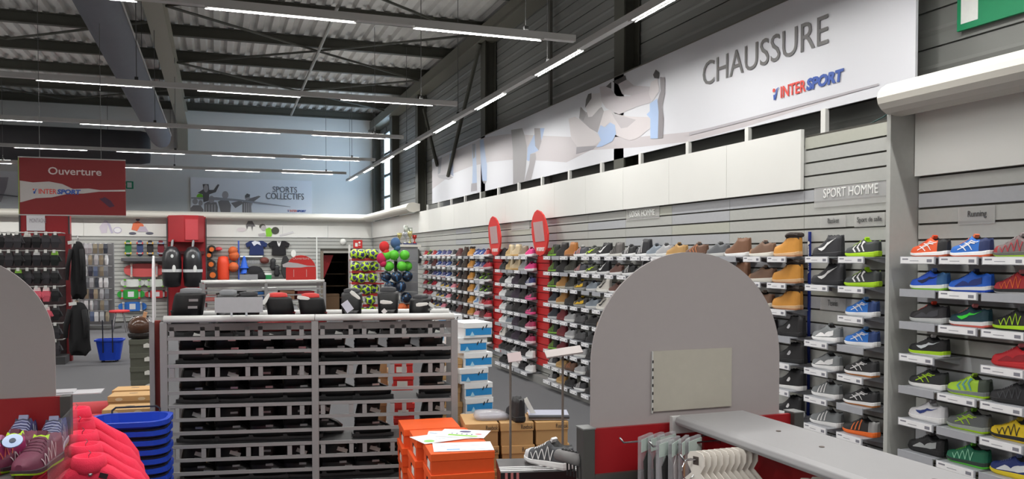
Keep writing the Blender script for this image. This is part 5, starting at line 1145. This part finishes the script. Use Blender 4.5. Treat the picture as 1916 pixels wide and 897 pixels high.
# kraft and red boxes seen through the rack
for (px, d_, n, w_, body, lid, lb, gp) in ((835, 6.35, 8, .24, (176, 136, 88), (188, 150, 100), 'kraft shoe box behind the rack beside the blue stack', 'kraft boxes seen through the rack'), (755, 6.3, 8, .16, (206, 44, 40), (214, 56, 50), 'red shoe box seen through the rack', 'red boxes seen through the rack'), (388, 5.95, 9, .12, (196, 160, 104), (206, 170, 116), 'kraft shoe box seen through the rack near the pale arch', 'kraft boxes seen through the rack'), (700, 6.4, 8, .2, (170, 134, 92), (184, 148, 104), 'kraft shoe box seen through the rack, next to the red ones', 'kraft boxes seen through the rack')):
    A = at(px, 700, d=d_)
    for k in range(n): shoebox((A.x + random.uniform(-.01, .01), A.y, k * .112), RZ, w_, .3, .111, body, lid, '%s, %s from the floor' % (lb, ORD[k]), gp, sticker=False, extra=lambda t, w, dp, h: flat([[(-w * .3, h * .15), (w * .2, h * .15), (w * .2, h * .55), (-w * .3, h * .55)]], C(226, 222, 214), t, (0, .0035, 0), WALLB, .001, 'size_label'))
# black box with three white stripes and the sneaker on it
A = at(1010, 884, d=3.75); zb_ = A.z
t = thing('shoe_box', 'black shoe box with three white stripes under a white sneaker', 'box', (A.x, A.y, zb_ - .13), R(-14))
BW_ = .36
MB().box(-BW_ / 2 + .004, BW_ / 2 - .004, .004, .256, 0, .12).build('box_body', C(24, 24, 26, rough=.4), t); ld = MB().box(-BW_ / 2, BW_ / 2, 0, .26, .088, .131).build('lid', C(30, 30, 32, rough=.35), t, bevel=.002)
for i in range(3): flat([[(-BW_ / 2, .03 + i * .03), (BW_ / 2, .03 + i * .03), (BW_ / 2, .043 + i * .03), (-BW_ / 2, .043 + i * .03)]], C(226, 226, 226), ld, (0, 0, .1312), (0, 0, 0), .0006, 'stripe')
for i in range(3): flat([[(-BW_ / 2 + .02 + i * .026, .0), (-BW_ / 2 + .032 + i * .026, 0), (-BW_ / 2 + .032 + i * .026, .13), (-BW_ / 2 + .02 + i * .026, .13)]], C(200, 120, 120), t, (0, -.0008, 0), WALLB, .0006, 'stripe')
flat([[(.03, .02), (.06, .02), (.045, .05)]], C(200, 200, 200), t, (0, .0035, 0), WALLB, .001, 'triangle_mark')
for k in range(5):
    shoebox((A.x, A.y, zb_ - .13 - (k + 1) * .1305), R(-14), BW_, .26, .13, (26, 26, 28), (34, 34, 36), 'black shoe box below the striped one, %s down' % ORD[k], 'black shoe boxes')
q = Vector((A.x + .085, A.y + .1, zb_ + .002)); sty('bwr', 'white and black running shoe with white laces', 'low', (70, 72, 76), WH, None, toe=(206, 206, 208), lace=(236, 236, 236), stripe='zig', mark=(226, 226, 226))
shoe('bwr', 'white and black running shoe on the striped black box', q, R(25), True)
# slim floor stands with tilted cards
for (px, pyt, d_, rgb, w_, h_, tilt, lb) in ((955, 672, 4.45, (214, 196, 198), .075, .05, 20, 'slim steel stand with a small pinkish tilted card'), (1053, 662, 4.45, (170, 162, 160), .2, .09, 72, 'slim steel stand with a flat grey tray')):
    g = at(px, pyt, d=d_); t = thing('card_stand', lb, 'stand', (g.x, g.y, 0))
    MB().tube([(0, 0, .012), (0, 0, g.z)], .007, 8).build('pole', C(110, 102, 96), t); MB().lathe([(.12, 0), (.12, .01), (.02, .016)], 20).build('foot', C(80, 78, 76), t)
    MB().obox((.02 if w_ < .1 else 0, -.01, g.z + .01), (w_, .008, h_), (R(-tilt), R(-8), R(-15))).build('card', C(*rgb), t)
    if w_ < .1: MB().obox((.045, 0, g.z), (.03, .006, .05), (R(-30), R(30), 0)).build('flap', C(232, 230, 230), t)
# ================================================================ near gondolas with arch boards
ZG = 1.11
g_grey = M('gondola_grey', (156, 155, 157), .5, var=.03, vscale=10)
g_dark = M('gondola_dark', (70, 70, 68), .5)
archm = M('arch_grey', (158, 151, 151), .6, var=.02, vscale=30)
panel_red = M('panel_red', (150, 18, 26), .45)
L1, L2 = at(1095, 801, Z=ZG), at(1487, 771, Z=ZG)
ye_ = (L1.y + L2.y) / 2
gd = thing('gondola', 'red panelled gondola with a wide grey top board, nearest the shoe wall', 'gondola', (0, ye_, 0))
for x in (L1.x, L2.x): MB().box(x - .022, x + .022, -.03, .03, 0, ZG).build('post', g_dark, gd, bevel=.003); MB().box(x - .024, x + .024, -.032, .032, ZG, ZG + .004).build('post_cap', C(120, 122, 122), gd)
MB().box(L1.x + .022, L2.x - .022, -.008, .008, .1, ZG - .005).build('end_panel', panel_red, gd)
for z in (.97 - .0, .6, .25): MB().box(L1.x + .02, L2.x - .02, -.026, -.008, z - .06, z - .02).build('cross_rail', g_dark, gd)
cxl, cxr = at(1265, 785, Z=ZG + .02).x, at(1388, 772, Z=ZG + .02).x
capc = (cxl + cxr) / 2; cw = (cxr - cxl) / 2
prof = [(-cw, .0), (-cw - .006, .012), (-cw, .026), (-cw + .02, .034), (cw - .02, .034), (cw, .026), (cw + .006, .012), (cw, 0)]
MB().loft([[(capc + a, y, ZG + b_) for a, b_ in prof] for y in (-2.6, -.06)]).build('top_board', g_grey, gd, bevel=.003)
MB().box(capc - .012, capc + .012, -2.6, -.03, .1, ZG).build('spine_panel', panel_red, gd)
MB().box(capc - .35, capc + .35, -2.6, -.03, 0, .12).build('base', g_dark, gd)
for y in (-.4, -.62, -1.0, -1.2): MB().tube([(capc + (.02 if y in (-.4, -1.0) else .0), y, ZG + .0345), (capc + (.02 if y in (-.4, -1.0) else .0), y, ZG + .036)], .008, 10).build('screw_cap', C(92, 80, 74), gd)
MB().obox((capc - .1, -.035, ZG - .005), (.1, .02, .06)).build('white_bracket', C(206, 206, 206), gd)
# arch board and its card
al, ar = at(1113, 760, Y=ye_ - .02), at(1467, 760, Y=ye_ - .02); acx = (al.x + ar.x) / 2; arr = (ar.x - al.x) / 2
ztop = at(1290, 472, Y=ye_ - .02).z
ab = thing('arch_board', 'large grey arch board with a paler card at the gondola end', 'sign', (acx, ye_ + .012, ZG - .06))
MB().prism(arch_pts(arr, ztop - ZG + .06, 40), -.003, .006, lambda u, v, q: (u, q, v)).build('board', archm, ab)
p, q = at(1225, 775, Y=ye_ - .01), at(1373, 652, Y=ye_ - .01)
MB().box(p.x - acx, q.x - acx, -.01, -.004, p.z - ZG + .06 + .005, q.z - ZG + .06).build('card', C(172, 167, 156), ab)
MB().box(p.x - acx - .004, p.x - acx - .001, -.012, -.004, p.z - ZG + .06, q.z - ZG + .06).build('clip_strip', C(206, 206, 204), ab)
for k in range(7): MB().box(p.x - acx - .005, p.x - acx, -.0135, -.012, p.z - ZG + .07 + k * .028, p.z - ZG + .08 + k * .028).build('clip_mark', C(40, 40, 40), ab)
# hooks with packs and sock hangers under the top board
chrome = MATS['chrome']
def hook(y, z, length, label):
    t = thing('display_hook', label, 'hook', (capc - .012, ye_ + y, z)); MB().tube([(0, 0, 0), (-length, 0, 0), (-length - .015, 0, .018)], .0035, 8).build('rod', chrome, t, smooth=True); MB().box(-.004, 0, -.015, .015, -.03, .03).build('mount_plate', chrome, t); return t
HKP = [at(1167, 829, Y=ye_ - .12), at(1222, 836, Y=ye_ - .26), at(1280, 862, Y=ye_ - .43)]
HK = [(-.12, HKP[0].z), (-.26, HKP[1].z), (-.43, HKP[2].z)]; HL = [capc - .012 - p.x for p in HKP]
hook(*HK[0], HL[0], 'long steel hook nearest the arch board'); hook(*HK[1], HL[1], 'long steel hook with insole packs, in the middle'); hook(*HK[2], HL[2], 'steel hook carrying the white sock hangers')
film = M('clear_sleeve', (206, 204, 210), .12, alpha=.3)
def insole(x, hk, label, rgb):
    y, z = hk; t = thing('insole_pack', label, 'pack', (capc - x, ye_ + y, z), R(35 + random.uniform(-12, 12)), 'insole packs on hooks')
    MB().box(-.045, .045, -.006, .006, -.3, .02).build('film', film, t)
    MB().prism([(-.03, -.28), (.03, -.28), (.034, -.2), (.022, -.12), (.03, -.06), (.0, -.03), (-.03, -.06), (-.022, -.12), (-.034, -.2)], -.009, -.0065, lambda u, v, q: (u, q, v)).build('insole', C(*rgb), t)
    MB().box(-.045, .045, -.009, -.0062, -.03, .012).build('header_card', C(176, 190, 184), t)
for i in range(3): insole(HL[0] - .07 - i * .04, HK[0], 'clear insole pack on the hook nearest the arch, %s from the panel' % ORD[i], ((60, 64, 62), (70, 72, 70), (150, 170, 160))[i])
for i in range(4): insole(HL[1] - .03 - i * .035, HK[1], 'clear insole pack on the middle hook, %s from the panel' % ORD[i], ((40, 40, 42), (190, 184, 186), (176, 130, 96), (196, 194, 198))[i])
hm = MB(); pts = [(-.03, -.005), (-.03, .02), (-.022, .032), (0, .036), (.022, .032), (.03, .02), (.03, -.005), (.016, -.03), (.05, -.06), (.05, -.09), (-.05, -.09), (-.05, -.06), (-.016, -.03)]
hm.prism(pts, -.0015, .0015, lambda u, v, q: (u, q, v)); hme = hm.mesh('hanger_card', C(226, 220, 212))
hk2 = MB().box(-.01, .01, -.0021, -.0015, -.005, .02).mesh('slot', C(70, 60, 56)); lt = MB().box(-.035, .035, -.0021, -.0015, -.08, -.068).mesh('printed_line', C(130, 120, 124))
sock = loft_rr(MB(), [(0, 0, -.09, .04, .006), (0, 0, -.16, .042, .012), (0, 0, -.3, .036, .008)]).mesh('sock', C(206, 204, 204, rough=.9), True)
for i in range(10):
    t = thing('sock_hanger', 'white plastic sock hanger on the lower hook, %s from the tip' % ORD[i], 'hanger', (capc - HL[2] + .03 + i * .021, ye_ + HK[2][0], HK[2][1] - .012), R(-68), 'white sock hangers')
    ob('hanger_card', hme, t); ob('slot', hk2, t); ob('printed_line', lt, t); ob('sock', sock, t)
for i in range(4):
    t = thing('sock_hanger', 'white plastic sock hanger close under the top board, %s of four' % ORD[i], 'hanger', (capc - .16 + i * .04, ye_ - .66, ZG - .075), R(-68), 'white sock hangers near the top board')
    ob('hanger_card', hme, t); ob('slot', hk2, t); ob('printed_line', lt, t); ob('sock', sock, t)
hook(-.66, ZG - .06, .19, 'steel hook close under the top board')
tag(MB().tube([(.032 * math.cos(R(a)), .0, .032 * math.sin(R(a))) for a in range(0, 361, 20)], .0018, 6).build('key_ring', chrome, None, (capc - HL[2] + .005, ye_ + HK[2][0], HK[2][1] - .028), (0, 0, R(20))), 'thin steel ring hanging at the lower hook tip', 'ring')
# grey hanger bar poking out past the post
g = at(1046, 852, d=2.95); t = thing('hanger_bar', 'thick grey hanging bar with black hanger hooks beside the post', 'bar', g)
e = Vector((L1.x - .02, ye_, g.z + .02)) - Vector(g)
MB().tube([(0, 0, 0), e], .022, 14).build('bar', C(120, 118, 118), t, smooth=True)
for k in range(5):
    c = e * (.25 + k * .16); MB().tube([c + Vector((0, .026 * math.cos(R(a)), .026 * math.sin(R(a)))) for a in range(-40, 200, 30)] + [c + Vector((0, -.03, -.06))], .0035, 6).build('hanger_hook', C(30, 30, 32), t)
# ---------------------------------------------------------------- gondola at the opposite edge
G2 = at(124, 740, Z=ZG); y2 = G2.y
gl = thing('gondola', 'red panelled gondola beside the pink jackets', 'gondola', (0, y2, 0))
MB().box(G2.x - .02, G2.x + .02, -.03, .03, 0, ZG).build('post', g_dark, gl, bevel=.003); MB().box(G2.x - .97, G2.x - .93, -.03, .03, 0, ZG).build('post', g_dark, gl)
MB().box(G2.x - .95, G2.x - .02, -.008, .008, .1, ZG - .003).build('end_panel', panel_red, gl)
ar2 = at(103, 700, Y=y2); cx2 = ar2.x - arr
ab = thing('arch_board', 'large grey arch board cut by the photo edge above the trail shoes', 'sign', (cx2, y2 + .012, ZG - .06)); MB().prism(arch_pts(arr, at(-40, 474, Y=y2).z - ZG + .06, 40), -.003, .006, lambda u, v, q: (u, q, v)).build('board', archm, ab)
ts = at(60, 875, d=3.05); zs = ts.z + .0
MB().box(G2.x - .93, G2.x - .08, -.62, -.03, zs - .02, zs).build('shelf', C(96, 92, 92), gl)
for x in (G2.x - .9, G2.x - .12): MB().box(x, x + .02, -.62, -.03, zs - .1, zs - .02).build('shelf_arm', g_dark, gl)
sty('trail', 'maroon trail shoe with lime lining', 'low', (104, 40, 66), (60, 40, 50), LIME, lining=(170, 210, 40), stripe='zig', mark=(206, 190, 196), lace=(90, 30, 56)); sty('trailn', 'navy trail shoe', 'low', (50, 52, 96), (150, 156, 170), LIME, lining=(30, 30, 50), stripe='zig', mark=(190, 200, 210)); sty('magen', 'magenta trail shoe', 'low', (150, 30, 90), (200, 80, 70), None, stripe='zig', mark=(220, 110, 90))
def sp_(px, py, d_, key, rz_, label): g = at(px, py, d=d_); shoe(key, label, (g.x, g.y, zs + .001), R(rz_), True, 'trail shoes on the red gondola shelf')
sp_(72, 860, 3.02, 'trail', 165, 'maroon trail shoe with lime lining, front of the red gondola shelf'); sp_(20, 862, 3.05, 'trail', 160, 'maroon trail shoe with a round sticker, front of the shelf')
sp_(98, 815, 3.3, 'trailn', 178, 'navy trail shoe behind the maroon pair, by the post'); sp_(40, 815, 3.32, 'trailn', 175, 'navy trail shoe behind the maroon pair, farther from the post'); sp_(-15, 890, 2.95, 'magen', 150, 'magenta trail shoe at the photo edge')
g = at(24, 845, d=2.97); t = thing('round_sticker', 'round pale blue disc tag resting on a maroon shoe', 'tag', (g.x, g.y, zs + .115)); MB().tube([(0, 0, 0), (.0, 0, .004)], .033, 20).build('disc', M('pale_disc', (120, 146, 190), .2), t, rot=(R(35), 0, 0)); MB().tube([(0, 0, .004), (0, 0, .006)], .011, 12).build('centre', C(60, 70, 90), t, rot=(R(35), 0, 0))
# acrylic pane at the gondola edge
tag(MB().box(-.003, .003, -.62, 0, 0, .22).build('acrylic_divider', M('acrylic', (220, 226, 228), .05, alpha=.07), None, (G2.x + .045, y2 - .05, zs - .05)), 'clear acrylic pane between the trail shoes and pink jackets', 'pane')
g = at(150, 735, d=3.6); (MB().box(-.11, .09, -.06, .06, 0, .004).box(-.1, -.02, -.05, .05, .004, .012).build('side_plate', M('acrylic_white', (226, 226, 230), .2, alpha=.8), gl, g - Vector(gl.location)))
# pink jackets on a rail
pinkm = M('pink_fleece', (240, 52, 84), .95, bump=.2, bscale=200)
jr = thing('clothes_rail', 'short steel rail carrying the pink jackets', 'rail', (0, 0, 0))
J = []
for i in range(5):
    px, py = 152 - i * 3 + (4 - i) * 0, 0
    d_ = 3.75 - i * .13
    g = at(150 + i * 6 - 8, 772 + i * 22 - (0 if i else 2), d=d_); J.append(g)
for i, g in enumerate(J):
    t = thing('fleece_jacket', 'bright pink fleece jacket on its hanger, %s from the photographer' % ORD[4 - i], 'jacket', (g.x, g.y, g.z - .62), R(8), 'pink fleece jackets')
    bp_ = [(0, .605), (.045, .6), (.085, .578), (.15, .525), (.195, .475), (.205, .38), (.195, .25), (.2, 0)]; bp_ = bp_ + [(-u, v) for u, v in reversed(bp_[1:])]
    rings = [[((u * k), yy, .31 + (v - .31) * k2) for u, v in bp_] for yy, k, k2 in ((-.05, .9, .95), (-.03, 1, 1), (.03, 1, 1), (.05, .9, .95))]
    MB().loft(rings).build('body', pinkm, t, smooth=False, bevel=.008)
    for s in (-1, 1): MB().tube([(s * .12, 0, .515), (s * .165, 0, .465), (s * .205, -.005, .39), (s * .235, -.01, .25), (s * .25, -.02, .05)], [.03, .05, .058, .052, .045], 12).build('sleeve', pinkm, t, smooth=True)
    MB().lathe([(.062, .575), (.066, .6), (.058, .635), (.046, .635), (.046, .59)], 14).build('collar', pinkm, t, smooth=True)
    if i >= 2: MB().obox((.05, -.052, .56), (.03, .004, .02), (0, R(20), 0)).build('size_clip', C(40, 20, 30), t)
    MB().tube([(0, 0, .6), (0, 0, .635), (.008, 0, .645), (0, 0, .655)], .002, 6).build('hanger_hook', chrome, t)
a, c = J[0], J[-1]; e0, e1 = Vector((a.x, a.y, a.z - .04)), Vector((c.x, c.y, c.z - .04))
MB().tube([e0 + (e0 - e1) * .25, e1 + (e1 - e0) * .1], .008, 8).build('rail', chrome, jr, smooth=True); q = e0 + (e0 - e1) * .25; MB().tube([q, (q.x, q.y, 0)], .012, 8).build('post', chrome, jr)
# ---------------------------------------------------------------- shopping baskets
bl = M('basket_blue', (20, 66, 190), .4); bk_ = C(24, 26, 40)
def rr(hx, hy, z, n=5):
    r = .1; pts = []
    for sx, sy, a0 in ((1, 1, 0), (-1, 1, 90), (-1, -1, 180), (1, -1, 270)):
        for i in range(n): a = R(a0 + 90 * i / (n - 1)); pts.append((sx * (hx - r) + r * math.cos(a), sy * (hy - r) + r * math.sin(a), z))
    return pts
def basket_me(H, top, bot):
    b = MB(); b.loft([rr(bot[0], bot[1], 0), rr((top[0] + bot[0]) / 2, (top[1] + bot[1]) / 2, H * .5), rr(*top, H)], True, False); b.add(rr(*bot, 0), [tuple(range(19, -1, -1))])
    b.loft([rr(top[0] - .006, top[1] - .006, H), rr(bot[0] - .006, bot[1] - .006, .006)], True, False); b.add(rr(bot[0] - .006, bot[1] - .006, .006), [tuple(range(20))])
    rim = MB(); rim.loft([rr(top[0], top[1], H - .025), rr(top[0] + .018, top[1] + .018, H - .022), rr(top[0] + .018, top[1] + .018, H + .004), rr(top[0] - .006, top[1] - .006, H + .004), rr(top[0] - .006, top[1] - .006, H - .02)], True, False)
    return b.mesh('basket_body', bl, False), rim.mesh('rim', bl)
BBM = basket_me(.29, (.2, .15), (.16, .115))
band = MB().loft([rr(.197, .147, .2), rr(.205, .155, .205), rr(.207, .157, .25), rr(.199, .149, .255)], True, False).mesh('dark_band', bk_)
hd = MB().tube([(-.13, .157, .29), (-.13, .165, .31), (-.11, .168, .325), (.11, .168, .325), (.13, .165, .31), (.13, .157, .29)], .006, 6).mesh('handle', bk_)
g = at(243, 780, d=4.65)
for k in range(10):
    t = thing('shopping_basket', 'blue plastic shopping basket in the nested stack, %s from the top' % ORD[9 - k], 'basket', (g.x + random.uniform(-.004, .004), g.y, g.z - .30 - (9 - k) * .053), R(-6), 'nested blue baskets')
    ob('basket_body', BBM[0], t); ob('rim', BBM[1], t); ob('dark_band', band, t); ob('handle', hd, t)
g0 = g.z - .3 - 9 * .053
tag(MB().box(-.17, .17, -.13, .13, 0, max(.02, g0)).build('basket_trolley', C(60, 60, 64), None, (g.x, g.y, 0), (0, 0, R(-6)), bevel=.01), 'dark low trolley base under the nested blue baskets', 'trolley') if g0 > .02 else None
g = at(206, 677, Z=0); t = thing('rolling_basket', 'blue rolling basket with two tall black handles on the carpet', 'basket', (g.x, g.y, 0), R(-4))
b_, r_ = basket_me(.33, (.2, .15), (.15, .11)); ob('basket_body', b_, t, (0, 0, .03)); ob('rim', r_, t, (0, 0, .03))
for x in (-.07, .07):
    MB().tube([(x, -.16, .16), (x, -.17, .36), (x - .005, -.16, .68)], .009, 6).build('handle', bk_, t)
for x in (-.1, .1):
    for y in (-.07, .07): MB().tube([(x - .012, y, .022), (x + .012, y, .022)], .022, 10).build('wheel', bk_, t)
# ---------------------------------------------------------------- boxes beside the rack end
def lidded(px, py, d_, n, w_, dp_, h_, body, lid, label, gp, rz_=-6, mark=None):
    g = at(px, py, d=d_); ztop_ = g.z; n0 = max(1, int(round(ztop_ / h_))); hh = ztop_ / n0
    for k in range(n0): shoebox((g.x + random.uniform(-.008, .008), g.y, k * hh), R(rz_), w_, dp_, hh - .001, body, lid, '%s, %s from the top' % (label, ORD[n0 - 1 - k]), gp, extra=mark)
kr2 = (182, 146, 98)
def slots(t, w, dp, h):
    for x in (-w * .25, w * .25): flat([ell(x, h * .8, .025, .012, 12)], C(216, 196, 160), t, (0, -.0005, 0), WALLB, .001, 'flap_slot')
    flat([ell(0, dp * .6, .03, .012, 10)], C(110, 96, 76), t, (0, 0, h), (0, 0, 0), .001, 'printed_mark')
lidded(238, 766, 5.55, 6, .3, .22, .115, (172, 134, 86), (196, 156, 104), 'kraft box in the front low stack by the baskets', 'kraft boxes by the baskets', mark=slots)
lidded(243, 741, 5.85, 6, .3, .2, .115, (172, 134, 86), (196, 156, 104), 'kraft box in the middle low stack by the baskets', 'kraft boxes by the baskets', mark=slots)
lidded(248, 730, 6.12, 6, .28, .2, .115, (172, 134, 86), (196, 156, 104), 'kraft box in the back low stack by the baskets', 'kraft boxes by the baskets', mark=slots)
def wtag(t, w, dp, h): flat([[(.02, h * .4), (.075, h * .4), (.075, h * .65), (.05, h * .75), (.02, h * .65)]], C(206, 206, 200), t, (0, -.0006, 0), WALLB, .0008, 'white_mark')
lidded(265, 636, 7.2, 7, .2, .32, .122, (74, 76, 66), (82, 84, 74), 'dark olive shoe box in the tall stack by the rack end', 'olive shoe boxes', rz_=-4, mark=wtag)
g = at(262, 632, d=7.3); t = thing('ski_helmet', 'glossy brown helmet on the olive box stack', 'helmet', g); MB().ball((0, 0, .1), .1, 16, 10, sc=(1, 1.15, .95)).build('shell', C(74, 50, 38, rough=.2), t, smooth=True); MB().obox((.04, -.02, .19), (.03, .03, .08), (0, R(15), 0)).build('crest', C(200, 150, 110), t); MB().lathe([(.09, 0), (.101, .02), (.101, .04), (.09, .05)], 16).build('rim', C(30, 26, 26), t)
for i, (px, py, d_) in enumerate(((168, 752, 6.0), (165, 776, 5.6))):
    g = at(px, py, d=d_); r0 = .1
    t = thing('red_cushion', 'red padded roll cushion behind the pink jackets, %s' % ('farther', 'nearer')[i], 'cushion', (g.x, g.y, 0)); MB().tube([(-.16, 0, g.z - r0), (-.14, 0, g.z - r0), (.12, 0, g.z - r0), (.14, 0, g.z - r0)], [.08, .1, .1, .08], 16).build('pad', C(176, 36, 44), t, smooth=True); MB().box(-.12, .1, -.06, .06, 0, g.z - 2 * r0 + .02).build('support', C(70, 66, 66), t)
